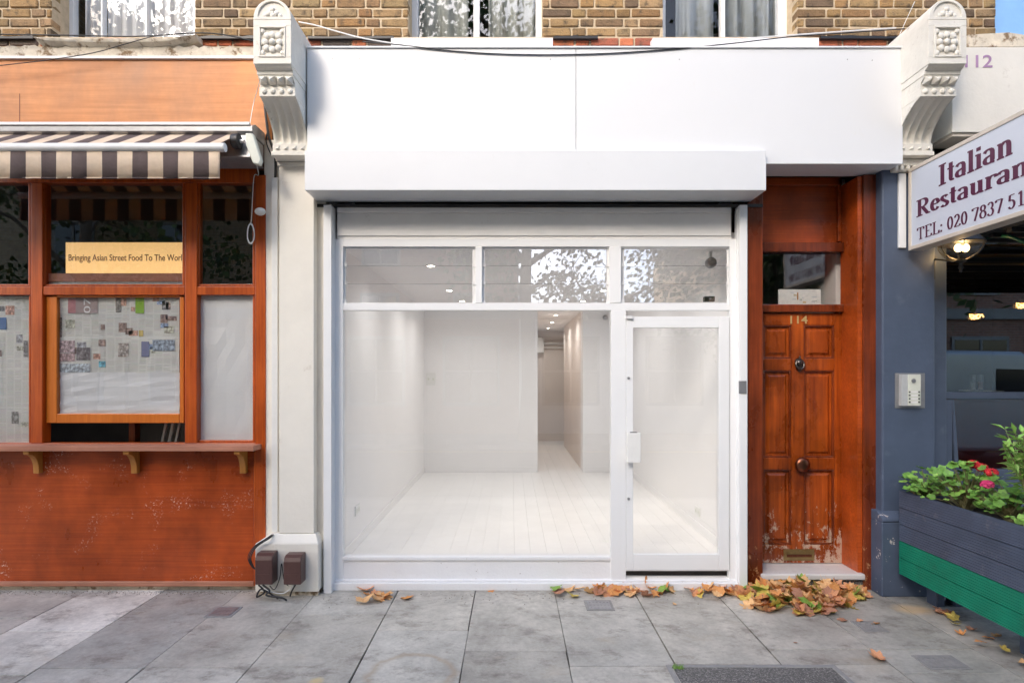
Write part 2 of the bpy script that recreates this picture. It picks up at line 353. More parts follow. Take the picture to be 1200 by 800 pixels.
def pavement_mat():
    m, t, p, tc = nodes('york_stone')
    v = mapping(t, tc, (1,1,1))
    a = t.nodes.new('ShaderNodeAttribute'); a.attribute_name = 'col'
    big = ramp(t, noise(t, v, 1.7, 8, 0.7), [(0.32, 0.62), (0.68, 1.25)])
    fine = ramp(t, noise(t, v, 28, 8, 0.75), [(0.3, 0.82), (0.7, 1.15)])
    col = mix(t, 1.0, a.outputs['Color'], big, 'MULTIPLY'); col = mix(t, 1.0, col, fine, 'MULTIPLY')
    st = ramp(t, noise(t, mapping(t, tc, (1,1.4,1)), 3.6, 12, 0.78), [(0.52, 0.0), (0.64, 0.62)])
    col = mix(t, st, col, (0.12,0.098,0.082))
    st3 = ramp(t, noise(t, mapping(t, tc, (0.8,1.3,1)), 2.3, 6, 0.6), [(0.60, 0.0), (0.72, 0.40)])
    col = mix(t, st3, col, (0.34,0.26,0.17))
    def spot(cx, cy, r0, r1, c, k, sy=1.0):
        nonlocal col
        sx_ = t.nodes.new('ShaderNodeVectorMath'); sx_.operation = 'SUBTRACT'; sx_.inputs[1].default_value = (cx, cy, 0); t.links.new(tc.outputs['Object'], sx_.inputs[0])
        ml = t.nodes.new('ShaderNodeVectorMath'); ml.operation = 'MULTIPLY'; ml.inputs[1].default_value = (1, sy, 0); t.links.new(sx_.outputs[0], ml.inputs[0])
        nn = t.nodes.new('ShaderNodeTexNoise'); nn.inputs['Scale'].default_value = 9; t.links.new(tc.outputs['Object'], nn.inputs['Vector'])
        ln = t.nodes.new('ShaderNodeVectorMath'); ln.operation = 'LENGTH'; t.links.new(ml.outputs[0], ln.inputs[0])
        ad = t.nodes.new('ShaderNodeMath'); ad.operation = 'MULTIPLY_ADD'; ad.inputs[1].default_value = 0.09; t.links.new(nn.outputs['Fac'], ad.inputs[0]); t.links.new(ln.outputs['Value'], ad.inputs[2])
        o_ = 0.045
        f = ramp(t, ad.outputs[0], [(max(0, r0+o_-.02), 0.0 if r0 > 0 else k), (max(.001, (r0+r1)/2+o_-.004), k), (r1+o_+.015, 0.0)])
        col = mix(t, f, col, c)
    spot(-0.567, -1.31, 0.22, 0.25, (0.33,0.24,0.15), 0.55); spot(-1.07, -1.38, 0, 0.03, (0.60,0.45,0.20), 0.7); spot(2.86, -0.40, 0, 0.15, (0.62,0.45,0.26), 0.75, 1.4)
    st2 = ramp(t, noise(t, v, 60, 3, 0.5), [(0.745, 0.0), (0.77, 0.8)])
    col = mix(t, st2, col, (0.06,0.055,0.05))
    st4 = ramp(t, noise(t, mapping(t, tc, (1.3,1,1)), 48, 3, 0.5), [(0.755, 0.0), (0.775, 0.8)])
    col = mix(t, st4, col, (0.5,0.48,0.45))
    t.links.new(col, p.inputs['Base Color'])
    t.links.new(ramp(t, noise(t, v, 5, 6), [(0.3, 0.42), (0.7, 0.72)]), p.inputs['Roughness'])
    bump(t, p, noise(t, v, 22, 10, 0.7), 0.35, 0.006)
    return m
M['pave'] = pavement_mat()
def gravel_mat():
    m, t, p, tc = nodes('gravelly_infill')
    vo = t.nodes.new('ShaderNodeTexVoronoi'); vo.inputs['Scale'].default_value = 170
    t.links.new(tc.outputs['Object'], vo.inputs['Vector'])
    sep = t.nodes.new('ShaderNodeSeparateColor'); t.links.new(vo.outputs['Color'], sep.inputs[0])
    t.links.new(ramp(t, sep.outputs[0], [(0.1, (0.09,0.085,0.08)), (0.7, (0.15,0.14,0.13)), (0.97, (0.30,0.28,0.26))]), p.inputs['Base Color'])
    p.inputs['Roughness'].default_value = 0.8; bump(t, p, vo.outputs['Distance'], 0.6, 0.006); return m
M['gravel'] = gravel_mat()
def deck_bump(m):      # fine grooves running along the boards
    t = m.node_tree; p = t.nodes['Principled BSDF']; tc = t.nodes.new('ShaderNodeTexCoord')
    wv = t.nodes.new('ShaderNodeTexWave'); wv.wave_type = 'BANDS'; wv.bands_direction = 'Z'; wv.inputs['Scale'].default_value = 20; wv.inputs['Distortion'].default_value = 0.0
    t.links.new(tc.outputs['Object'], wv.inputs['Vector']); bump(t, p, wv.outputs['Fac'], 0.8, 0.006)
def stripe_mat():
    m, t, p, tc = nodes('striped_canvas')
    sep = t.nodes.new('ShaderNodeSeparateXYZ'); t.links.new(tc.outputs['Object'], sep.inputs[0])
    mo = t.nodes.new('ShaderNodeMath'); mo.operation = 'MULTIPLY_ADD'; mo.inputs[1].default_value = 1/0.2108; mo.inputs[2].default_value = 100.22
    fr = t.nodes.new('ShaderNodeMath'); fr.operation = 'FRACT'
    t.links.new(sep.outputs['X'], mo.inputs[0]); t.links.new(mo.outputs[0], fr.inputs[0])
    r_ = ramp(t, fr.outputs[0], [(0.0, (0.135,0.10,0.098)), (0.5, (0.78,0.65,0.50))]); t.nodes[-1]
    for n in t.nodes:
        if n.type == 'VALTORGB': n.color_ramp.interpolation = 'CONSTANT'
    g = ramp(t, noise(t, mapping(t, tc, (1,1,1)), 9, 6), [(0.3, 0.85), (0.7, 1.08)])
    t.links.new(mix(t, 1.0, r_, g, 'MULTIPLY'), p.inputs['Base Color']); p.inputs['Roughness'].default_value = 0.85
    bump(t, p, noise(t, mapping(t, tc, (1,1,1)), 7, 3), 0.5, 0.02)
    tl = t.nodes.new('ShaderNodeBsdfTranslucent'); t.links.new(mix(t, 1.0, r_, (1.0,0.75,0.45), 'MULTIPLY'), tl.inputs[0])
    mx = t.nodes.new('ShaderNodeMixShader'); mx.inputs[0].default_value = 0.25
    t.links.new(p.outputs[0], mx.inputs[1]); t.links.new(tl.outputs[0], mx.inputs[2]); t.links.new(mx.outputs[0], t.nodes['Material Output'].inputs[0])
    return m
M['stripe'] = stripe_mat()

def text(name, body, x0, x1, z0, h, Y, mat, parent, ext=0.001, rot=None, offset=0.0):
    """flat lettering facing the street: left x0, right x1, baseline z0, capital height h"""
    cu = bpy.data.curves.new(name, 'FONT'); cu.body = body; cu.size = 1; cu.extrude = 0; cu.offset = offset
    tmp = bpy.data.objects.new('measure', cu); C.objects.link(tmp)
    bpy.context.view_layer.update()
    me = bpy.data.meshes.new_from_object(tmp)
    bpy.data.objects.remove(tmp)
    xs = [v.co.x for v in me.vertices]; a, b = min(xs), max(xs)
    ys = [v.co.y for v in me.vertices]; caph = 0.73
    base = wloc(parent) if parent else Vector((0,0,0))
    mb = MB()
    cx, cz = (x0+x1)/2, z0 + h/2
    for v in me.vertices:
        u = x0 + (v.co.x - a)/(b-a)*(x1-x0); ww = z0 + v.co.y/caph*h
        if rot: 
            du, dw = u-cx, ww-cz; u, ww = cx + du*math.cos(rot)-dw*math.sin(rot), cz + du*math.sin(rot)+dw*math.cos(rot)
        mb.v.append((u, Y, ww))
    for p_ in me.polygons: mb.f.append(list(p_.vertices)); mb.c.append((1,1,1)); mb.m.append(0)
    o = mb.build(name, mat, parent)
    so_ = o.modifiers.new('thick', 'SOLIDIFY'); so_.thickness = ext; so_.offset = 0
    return o

# ------------------------------------------------------------------ ground
g = MB(); g.box(-300, 300, -300, 300, -0.6, -0.17); struct(g.build('ground', M['road'], origin=(0,0,0)))
g = MB(); g.box(-60, 60, -9.6, -3.45, -0.164, -0.13); struct(g.build('road', M['road'], origin=(0,0,0)))
for n_, y in (('road_line', -3.75), ('road_line', -9.3)):
    g = MB(); g.box(-60, 60, y, y+0.08, -0.13, -0.126); struct(g.build(n_, M['line'], origin=(0,0,0)))
g = MB()
for i in range(-22, 22): g.box(i*0.9, i*0.9+0.892, -3.45, -3.3, -0.15, 0.0 + random.uniform(-.003,.003))
struct(g.build('kerb', M['kerb'], bevel=0.012, origin=(0,0,0)))
g = MB()
for i in range(-22, 22): g.box(i*0.9, i*0.9+0.892, -9.75, -9.6, -0.15, 0.0)
struct(g.build('kerb', M['kerb'], bevel=0.012, origin=(0,0,0)))
g = MB(); g.box(-60, 60, -12.3, -9.75, -0.15, 0.0, (0.22,0.21,0.2)); struct(g.build('pavement_opposite', M['pave'], origin=(0,0,0)))
g = MB(); g.box(-30, 30, -3.298, 0.6, -0.15, -0.016, (0.075,0.068,0.06)); struct(g.build('pavement_bed', M['pave'], origin=(0,0,0)))
slabs = MB()
def slab(x0, x1, y0, y1, c=None, tilt=0.0015):
    j = 0.003; b = 0.42*random.uniform(0.84, 1.13) if c is None else c
    wv = random.uniform(-.012, .012); col = (b*(1.04+wv), b*0.985, b*(0.875-wv))
    z = [random.uniform(-tilt, tilt) for _ in range(4)]
    dx = [random.uniform(-.004,.003) for _ in range(4)]
    P_ = [(x0+j+dx[0],y0+j), (x1-j+dx[1],y0+j), (x1-j+dx[2],y1-j), (x0+j+dx[3],y1-j)]
    slabs.add([(a, b_, -0.05) for a, b_ in P_] + [(a, b_, zz) for (a, b_), zz in zip(P_, z)],
              [(0,3,2,1),(4,5,6,7),(0,1,5,4),(1,2,6,5),(2,3,7,6),(3,0,4,7)], col)
F = 0.02    # slabs run just under the facade line
cols = {  # column: list of joint Y from facade outwards
 (-3.9,-3.3): [F,-0.55,-1.45], (-3.3,-2.7): [F,-0.75,-1.32], (-2.7,-2.1): [F,-1.24], (-2.1,-1.5): [F,-1.235],
 (-1.5,-0.885): [F,-0.49,-1.5], (-0.885,-0.285): [F,-0.74,-1.45], (-0.285,0.33): [F,-1.03,-1.65], (0.33,0.945): [F,-1.214],
 (1.56,2.19): [F,-1.01,-1.20], (2.19,2.82): [F,-1.01,-1.30], (2.82,3.45): [F,-0.42,-0.96,-1.55], (3.45,4.1): [F,-0.5,-1.2],
}
light = {(-3.3,-2.7,0): 0.70, (-3.3,-2.7,1): 0.62, (2.19,2.82,1): 0.43, (-1.5,-0.885,0): 0.45}
for (x0, x1), ys in cols.items():
    ys = list(ys)
    while ys[-1] > -3.25: ys.append(max(-3.295, ys[-1] - random.uniform(0.6, 0.95)))
    for k in range(len(ys)-1): slab(x0, x1, ys[k+1], ys[k], light.get((x0, x1, k)))
slab(0.945, 1.56, -1.195, F, 0.42); slab(0.88, 1.9, -3.29, -1.97)
for k in range(3): slab(0.33, 0.87, -1.22-0.69*(k+1), -1.224-0.69*k) if False else None
x = -3.9
while x > -9:
    y = F
    while y > -3.2: ny = max(-3.295, y - random.uniform(0.6,1.0)); slab(x-0.62, x, ny, y); y = ny
    x -= 0.62
x = 4.1
while x < 9:
    y = F
    while y > -3.2: ny = max(-3.295, y - random.uniform(0.6,1.0)); slab(x, x+0.62, ny, y); y = ny
    x += 0.62
struct(slabs.build('pavement', M['pave'], bevel=0.003, origin=(0,0,0)))
# inset access cover
cv = thing('access_cover', 'gravel filled access cover in pale frame set in the pavement', 'access cover', (1.37,-1.6,0))
g = MB(); X0, X1, Y0, Y1 = 0.885, 1.86, -1.96, -1.205; e = 0.03
g.box(X0, X1, Y1-e, Y1, -0.03, 0.004).box(X0, X1, Y0, Y0+e, -0.03, 0.004).box(X0, X0+e, Y0+e, Y1-e, -0.03, 0.004).box(X1-e, X1, Y0+e, Y1-e, -0.03, 0.004)
g.build('cover_frame', M['kerb'], cv, bevel=0.003)
g = MB(); g.box(X0+e+.005, X1-e-.005, Y0+e+.005, Y1-e-.005, -0.03, 0.002); g.build('infill', M['gravel'], cv)
g = MB()
for k in range(80):
    a = random.uniform(0, 0.06); b = random.uniform(0, 0.035)
    cx, cy = X0+0.03+a, Y1-0.02-b; an = random.uniform(0, PI*2)
    g.add([(cx, cy, 0.002), (cx+0.004*math.cos(an), cy+0.004*math.sin(an), 0.002), (cx+0.012*math.cos(an+.5), cy+0.012*math.sin(an+.5), 0.022)], [(0,1,2)])
tag(g.build('moss', M['green2']), 'tuft of moss and weeds at the corner of the access cover', 'moss')
# small ground covers
def stopcock(name, label, cx, cy, w_, d_, mat):
    t = thing(name, label, 'utility cover', (cx, cy, 0))
    g = MB(); g.box(cx-w_/2-.02, cx+w_/2+.02, cy-d_/2-.02, cy+d_/2+.02, -0.02, 0.0045); g.build('surround', M['kerb'], t, bevel=0.002)
    g = MB(); g.box(cx-w_/2, cx+w_/2, cy-d_/2, cy+d_/2, -0.02, 0.0075)
    for i in range(6):
        for j in range(3): g.box(cx-w_/2+.012+i*w_/6.2, cx-w_/2+.012+i*w_/6.2+.012, cy-d_/2+.015+j*d_/3.1, cy-d_/2+.03+j*d_/3.1, 0.0075, 0.0095)
    g.build('plate', mat, t)
d1 = gd(717); stopcock('utility_cover', 'small dark square utility cover in the paving below the orange panel', PX(262, d1), d1, 0.15, 0.15, M['grey_metal'])
d1 = gd(709); stopcock('utility_cover', 'small grey utility cover beside the leaves below the glass door', PX(702, d1), d1, 0.16, 0.15, M['grey_metal'])
d1 = gd(776); stopcock('utility_cover', 'pale studded metal cover in the paving near the planter', PX(1103, d1), d1, 0.2, 0.13, M['kerb'])
d1 = gd(734); stopcock('utility_cover', 'tiny pale metal cover just beyond the leaf heap', PX(1019, d1), d1, 0.12, 0.13, M['kerb'])

# ------------------------------------------------------------------ brick building (upper storey)
BY = 0.05      # brick face
bb = thing('brick_building', 'yellow stock brick upper storey with three white sash windows above the shopfronts', 'building', (0, 0.5, 0))
def bx_(px): return PX(px, BY)
wins = [(bx_(60), bx_(228)), (bx_(478), bx_(636)), (bx_(777), bx_(935))]
SILL = PZ(43, BY); XL, XR = -6.5, PX(1167, BY); WTOP = SILL + 1.7
br = MB()
pal = [(0.40,0.255,0.115),(0.34,0.215,0.10),(0.43,0.275,0.125),(0.26,0.165,0.09),(0.36,0.24,0.13),(0.19,0.125,0.075),(0.45,0.30,0.15),(0.38,0.22,0.09)]
def brick(x0, x1, z0, z1, c, y0=None, y1=None):
    if x1-x0 < 0.02: return
    kb = random.uniform(0.72, 1.15); c = tuple(v*kb*random.uniform(0.96, 1.04) for v in c)
    dy = random.uniform(-.004, .003)
    yf = (BY if y0 is None else y0) + dy
    jt = [random.uniform(-.003,.003) for _ in range(4)]
    y1_ = BY+0.1 if y1 is None else y1
    vs = [(x0+jt[0],yf,z0+jt[1]),(x1+jt[2],yf,z0+jt[3]),(x1,y1_,z0),(x0,y1_,z0),(x0+jt[1],yf,z1+jt[2]),(x1+jt[3],yf,z1+jt[0]),(x1,y1_,z1),(x0,y1_,z1)]
    br.add(vs, [(0,3,2,1),(4,5,6,7),(0,1,5,4),(1,2,6,5),(2,3,7,6),(3,0,4,7)], c)
spans0 = [(XL, wins[0][0]), (wins[0][1], wins[1][0]), (wins[1][1], wins[2][0]), (wins[2][1], XR)]
row = 0; z = SILL - 0.152
while z < 6.3:
    below = z < SILL - 0.01
    spans = [(XL, XR)] if (below or z > WTOP) else spans0
    for (a, b) in spans:
        x = a - (0.056 if row % 2 else 0.0); k = row % 2
        first = True
        while x < b:
            L = 0.22 if k % 2 == 0 else 0.105
            x0, x1 = max(x, a), min(x+L, b)
            if row == 0: c = random.choice([(0.52,0.14,0.06),(0.60,0.18,0.08),(0.48,0.12,0.06)])
            elif row == 1: c = random.choice([(0.55,0.15,0.07),(0.62,0.19,0.09),(0.40,0.12,0.07),(0.14,0.11,0.09)])
            else: c = random.choice(pal)
            brick(x0, x1, z+0.004, z+0.0655, c)
            x += L + 0.014; k += 1
    z += 0.076; row += 1
for (a, b), side in ((wins[0], 0), (wins[1], 0), (wins[2], 1)):      # brick reveals
    zz = SILL; r_ = 0
    while zz < WTOP:
        for q in range(2):
            y0 = BY + 0.012 + (0.07*q if r_ % 2 else 0.11*q)
            xs = (a-0.09, a+0.002) if side == 0 else (b-0.002, b+0.09)
        zz += 0.076; r_ += 1
br.build('brickwork', M['brick_old'], bb, bevel=0.006, seg=1)
wl = MB(); wy0, wy1 = BY+0.009, BY+0.3
def wallseg(x0, x1, z0, z1): wl.box(x0, x1, wy0, wy1, z0, z1)
for (a, b) in spans0: wallseg(a, b, SILL, WTOP)
wallseg(XL, XR, 3.95, SILL); wallseg(XL, XR, WTOP, 6.32)
wl.build('mortar_wall', M['mortar'], bb)
g = MB(); g.box(XL, XR, BY, BY+0.3, 6.325, 9.8); g.box(XL, XL+0.3, BY+0.31, 9.8, 0, 9.8); g.build('upper_wall', M['brick_far'], bb)
g = MB(); g.box(XL, XR, BY+0.31, 9.8, 9.5, 9.8); g.box(XL+.31, XR, 9.81, 10.0, 0, 9.8); g.build('roof', M['roof'], bb)
g = MB(); g.box(XL+.31, XR-.01, BY+0.31, 9.75, 3.9, 3.95); g.build('upper_floor', M['dark_in'], bb)
# dark red string / bitumen ledge strip
for (p0, p1, c) in ((-60, 42, 0), (230, 300, 0), (362, 462, 0), (648, 700, 0), (960, 1050, 0)):
    x0, x1 = bx_(p0), bx_(p1); g = MB()
    n = 10; pts = [(x0 + (x1-x0)*i/n, SILL-0.012+random.uniform(-.006,.006)) for i in range(n+1)]
    poly = pts + [(x1, SILL-0.032), (x0, SILL-0.032)]
    g.prism(poly, BY-0.03, BY+0.02, 'Y')
    g.build('bitumen_strip', M['black_plastic'], bb)
FRM = 0.19
def window(a, b, kind):
    Y = BY + FRM
    f = MB()
    if kind == 0: bars = [(PX(80,Y), PX(86,Y)), (PX(118,Y), PX(120,Y)), (PX(170,Y), PX(172,Y)), (PX(226,Y), b+.03)]
    elif kind == 1: bars = [(a-.02, PX(490,Y)), (PX(555,Y), PX(562,Y)), (PX(628,Y), b+.02)]
    else: bars = [(a-.02, PX(780,Y)), (PX(845,Y), PX(850,Y)), (PX(912,Y), b+.03)]
    for x0, x1 in bars: f.box(x0, x1, Y, Y+0.06, SILL+0.03, WTOP-0.06)
    f.box(a-.02, b+.02, Y-0.004, Y+0.07, SILL-0.01, SILL+0.032); f.box(a-.02, b+.02, Y-0.004, Y+0.07, WTOP-0.06, WTOP+.01)
    wf = f.build('window', M['white_frame'], bb, bevel=0.004)
    p = MB(); p.box(a, b, Y+0.03, Y+0.036, SILL+0.03, WTOP-0.05); p.build('pane', (M['soft_glass'], M['upper_glass'], M['soft_glass'])[kind], wf)
    # curtains: wavy sheets
    def sheet(x0, x1, y, amp, per, mat, nm='curtain'):
        n = int((x1-x0)/per*10)+4; q = MB(); vs = []
        for i in range(n+1):
            x_ = x0+(x1-x0)*i/n; yy = y + amp*math.sin(2*PI*(x_-x0)/per) + random.uniform(-.3,.3)*amp
            vs += [(x_, yy, SILL-0.05), (x_, yy, WTOP)]
        q.add(vs, [(2*i, 2*i+2, 2*i+3, 2*i+1) for i in range(n)])
        cc = q.build(nm, mat, wf, smooth=60); cc.modifiers.new('s', 'SOLIDIFY').thickness = 0.004
    if kind == 0: sheet(PX(120,Y), b, Y+0.065, 0.012, 0.09, M['net']); sheet(PX(88,Y), PX(112,Y), Y+0.12, 0.02, 0.10, M['net'])
    elif kind == 1: sheet(a, PX(548,Y), Y+0.09, 0.02, 0.16, M['drape_green']); sheet(PX(572,Y), b, Y+0.10, 0.03, 0.13, M['drape_green'])
    else: sheet(PX(796,Y), PX(842,Y), Y+0.10, 0.02, 0.15, M['drape']); sheet(PX(852,Y), b, Y+0.10, 0.035, 0.13, M['drape'])
    r_ = MB(); r_.box(a-.2, b+.2, Y+1.0, Y+1.02, SILL-.1, WTOP+.1); r_.build('room_back', M['dark_in'], wf)
    return wf
for i, (a, b) in enumerate(wins): 
    wf = window(a, b, i)
    if i:
        s = MB(); px0, px1 = ((458,648), (765,960))[i-1]
        Ys = -0.04; n = 14; x0, x1 = PX(px0,Ys), PX(px1,Ys)
        s.prism([(Ys, PZ(55,Ys)), (Ys, PZ(44.5,Ys)), (BY+FRM, SILL+.005), (BY+FRM, PZ(55,Ys))], x0, x1, 'X')
        s.build('sill', M['white_worn'], wf, bevel=0.006)
    else:    # the left sill is crumbling stone, swollen underneath
        s = MB(); Ys = -0.06; x0, x1 = PX(40,Ys), PX(229,Ys); n = 40; vs = []; prof_n = 6
        for k in range(n+1):
            u = k/n; x_ = x0+(x1-x0)*u
            sag = 0.035*math.sin(PI*u)**0.6; jag = random.uniform(-.006,.006)
            top = PZ(41,Ys) - 0.012 - sag*0.25 + 0.02*max(0, u-.85)/.15
            bot = PZ(53,Ys) - sag + jag + 0.055*max(0, u-.8)/.2 + 0.04*max(0, .08-u)/.08
            pr = [(BY+FRM, SILL+.003), (Ys+0.01, top), (Ys-0.008, top-0.012), (Ys-.004+jag, (top+bot)/2+.008), (Ys+0.035+jag, (top+bot)/2-0.012), (Ys+0.05, bot), (BY+.02, bot-.004)]
            vs += [(x_, a_, b_) for a_, b_ in pr]
        m_ = 7
        fs = [(k*m_+j, k*m_+j+1, (k+1)*m_+j+1, (k+1)*m_+j) for k in range(n) for j in range(m_-1)] + [list(range(m_)), list(range(n*m_, n*m_+m_))[::-1]]
        s.add(vs, fs); s.build('sill', M['stone_shabby'], wf)
# rough render strip over the orange fascia
g = MB(); n = 60; x0, x1 = PX(-60,-.02), PX(300,-.02); zt = PZ(55,-.02)
top = [(x0+(x1-x0)*i/n, zt+random.uniform(-.018,.010)) for i in range(n+1)]
g.prism(top + [(x1, PZ(70,-.02)), (x0, PZ(70,-.02))], -0.03, BY+.008, 'Y'); g.build('rough_render', M['stone_shabby'], bb)

bl = thing('blue_building', 'pale blue rendered house wall at the top right corner', 'building', (5.5, 0.5, 0))
g = MB(); g.box(XR+0.004, 9.5, BY+0.03, BY+0.33, 3.95, 9.6); g.box(9.2, 9.5, BY+.34, 9.8, 0, 9.6); g.build('wall', M['sky_blue_wall'], bl)
g = MB(); g.box(XR+0.004, 9.5, BY+.335, 9.8, 9.4, 9.6); g.box(XR+.01, 9.5, 9.81, 10, 0, 9.6); g.build('roof', M['roof'], bl)
g = MB(); n = 16; x0, x1 = PX(1130,-.02), 6.0
top = [(x0+(x1-x0)*i/n, PZ(44,-.02)+random.uniform(-.02,.02)) for i in range(n+1)]
g.prism(top + [(x1, PZ(58,-.02)), (x0, PZ(58,-.02))], -0.06, BY+.005, 'Y'); g.build('crumbling_ledge', M['stone_shabby'], bl)

# ------------------------------------------------------------------ white shopfront
ws = thing('shopfront', 'white painted empty shopfront with large window, glass door and roller shutter box', 'shopfront', (0.2, 0, 0))
fas = MB()
FY = -0.25
xs = [PX(360,FY), PX(675,FY), PX(1058,FY)]
for i in range(2): fas.box(xs[i]+(0.0018 if i else 0), xs[i+1]-(0 if i else 0.0018), FY, FY+0.03, PZ(192,FY), PZ(57,FY))
fas.box(xs[0], xs[2], FY+0.031, BY-0.006, PZ(191,FY), PZ(58,FY))
fas.box(xs[0]-.002, xs[2]+.002, FY-0.012, BY-.004, PZ(57,FY), PZ(55,FY))
fo = fas.build('fascia_board', M['fascia_white'], ws, bevel=0.002)
for px, py in ((421,69),(545,70),(645,70),(796,70),(993,70),(390,69),(890,181),(1022,71)):
    g = MB(); g.lathe([(0.004,-0.002),(0.004,0.002)], (PX(px,FY), FY-0.001, PZ(py,FY)), 'Y', 8)
    g.build('screw_head', M['grey_metal'], fo)
g = MB(); BXY = -0.30
g.box(PX(357,BXY), PX(898,BXY), BXY, -0.002, PZ(223,BXY), PZ(176,BXY))
M['box_paint'] = paint('shutter_box_paint', (0.68,0.695,0.715), 0.4, 0.02, 2, 0.03, dirt=(0.6,0.6,0.6), dscale=5, dlo=0.62, dhi=0.8)
g.build('shutter_box', M['box_paint'], ws, bevel=0.004)
g = MB(); g.pb(357, 894, 239, 242.5, -0.03, 0.03); g.build('shutter_slot', M['dark_slat'], ws)
g = MB(); g.pb(395, 857, 243, 249, -0.02, 0.05); g.pb(395, 857, 250, 276, 0.0, 0.03); g.pb(395, 857, 276, 280, 0.012, 0.02)
g.build('header_panel', M['box_grey'], ws, bevel=0.002)
g = MB(); g.pb(676, 678, 250, 276, -0.001, 0.004); g.build('panel_joint', M['box_grey'], ws)
for s_ in (0, 1):
    g = MB()
    if s_ == 0:
        g.box(PX(379,-.09), PX(388.3,-.09), -0.09, 0.03, 0.0, PZ(240,-.09))
    else:
        g.box(PX(867,-.07), PX(876,-.07), -0.07, 0.03, 0.0, PZ(240,-.07)); g.box(PX(864,-.03), PX(866.9,-.03), -0.03, 0.03, 0.0, PZ(245,-.03))
    g.build('shutter_guide', M['white_frame'], ws, bevel=0.003)
g = MB(); g.pb(866, 875, 446, 461, -0.078, 0.01); g.build('shutter_lock', M['grey_metal'], ws, bevel=0.003)
# frame bars
fr = MB(); FD = 0.06
def bar(p0, p1, q0, q1, Y=0.0, d=FD): fr.pb(p0, p1, q0, q1, Y, d)
bar(391, 402, 280, 686); bar(402.05, 855, 280, 289); bar(402.05, 855, 355, 363.5)
bar(557, 565, 289, 355, -0.004); bar(714, 728, 289, 355, -0.004); bar(716, 733.5, 363.5, 682, -0.006); bar(855.05, 864, 280, 686)
fr.pb(402.05, 715.9, 288.95, 291, 0.02, 0.03)
fr.build('window_frame', M['white_frame'], ws, bevel=0.003)
g = MB(); g.pb(395, 716, 654, 682, 0.008, 0.1); g.pb(402, 716, 652, 656.5, -0.004, 0.09); g.build('bottom_rail', M['white_worn'], ws, bevel=0.004)
g = MB(); n = 60; x0, x1 = PX(389,-.02), PX(866,-.02)
for k in range(n):
    a, b = x0+(x1-x0)*k/n, x0+(x1-x0)*(k+1)/n
g.box(x0, x1, -0.035, 0.1, 0.0, PZ(683,-.035)); g.box(x0+.02, x1, -0.012, 0.1, PZ(683,-.035), PZ(679,-.01))
pl = g.build('plinth', M['white_worn'], ws, bevel=0.006)
g = MB(); g.pb(402, 716, 363.5, 653, 0.03, 0.006); g.build('window_pane', M['shop_glass'], ws)
for p0, p1 in ((402,557),(565,714),(728,855)):
    lw = None
    g = MB()
    ys = [291, 311.5, 332.5, 354]
    for k in range(3):
        z0, z1 = PZ(ys[k+1],0.03)-0.004, PZ(ys[k],0.03)
        a, b = PX(p0+3.5,0.03), PX(p1-3.5,0.03)
        g.add([(a,0.024,z0),(b,0.024,z0),(b,0.036,z1+.004),(a,0.036,z1+.004),(a,0.029,z0),(b,0.029,z0),(b,0.041,z1+.004),(a,0.041,z1+.004)], [(0,1,2,3),(4,7,6,5),(0,4,5,1),(3,2,6,7),(0,3,7,4),(1,5,6,2)])
    lw = g.build('louvre_window', M['louvre_glass'], ws)
    for e_ in (p0+0.2, p1-3.2):
        g = MB()
        g.pb(e_, e_+3, 291, 354, 0.028, 0.012)
        for k in range(3): g.pb(e_-0.3, e_+3.6, ys[k+1]-3, ys[k+1]+1, 0.018, 0.012)
        g.build('louvre_clip', M['alu'], lw)
# door
dr = MB(); DY = -0.012
for r_ in ((733.9,742,371,668),(842.5,854.5,371,668)): dr.pb(r_[0], r_[1], r_[2], r_[3], DY, 0.05)
dr.pb(742.05, 842.45, 371, 384, DY, 0.05); dr.pb(742.05, 842.45, 649.5, 668, DY, 0.05)
dro = dr.build('door', M['white_frame'], ws, bevel=0.003)
g = MB(); g.pb(741, 843.5, 383, 650.5, 0.01, 0.006); g.build('door_pane', M['shop_glass'], dro)
g = MB(); g.pb(735, 751, 507, 542, -0.075, 0.03); g.pb(738, 743, 510, 540, -0.046, 0.034); g.pb(738.5, 747, 506, 508, -.07, .02, mi=1)
g.build('handle', [M['white_plastic'], M['black_plastic']], dro, bevel=0.004)
g = MB(); g.pb(733.2, 742, 370, 373.5, -0.03, 0.018); g.build('top_pivot', M['alu'], dro, bevel=0.002)
for py in (443, 584): g = MB(); g.lathe([(0.011,-0.008),(0.011,0.0)], (PX(736.5,DY), DY, PZ(py,DY)), 'Y', 12); g.build('lock_cylinder', M['grey_metal'], dro)
# ------------------------------------------------------------------ shop interior
FLZ, CEZ, BW, LX, RX = 0.13, 2.72, 4.78, -1.40, 1.84
g = MB(); 
x = LX; k = 0
while x < RX:
    x2 = min(x+0.142, RX); y = 0.1
    off = random.uniform(0, 2.4)
    t_ = random.uniform(-.012,.012)
    g.box(x+.0006, x2-.0006, 0.1, 9.5, FLZ-0.02, FLZ+random.uniform(-.0006,.0006), (1+t_,1+t_,1+t_)); x = x2
M['floorboards'] = paint('white_floorboards', (0.85,0.84,0.83), 0.32, 0.03, 4, 0.06, attr=True, dirt=(0.68,0.63,0.59), dscale=8, dlo=0.66, dhi=0.8)
struct(g.build('floor', M['floorboards'], origin=(0,0,0)))
g = MB(); g.box(LX-.01, RX+.01, 0.1, 9.6, -0.1, FLZ-.021); struct(g.build('floor_base', M['dark_in'], origin=(0,0,0)))
g = MB(); g.box(LX, RX, 0.07, 9.6, CEZ, CEZ+0.08); struct(g.build('ceiling', M['inside_white'], origin=(0,0,0)))
g = MB(); g.box(LX-0.08, LX, 0.065, BW, -.1, 3.2); struct(g.build('wall_left', M['inside_white'], origin=(0,0,0)))
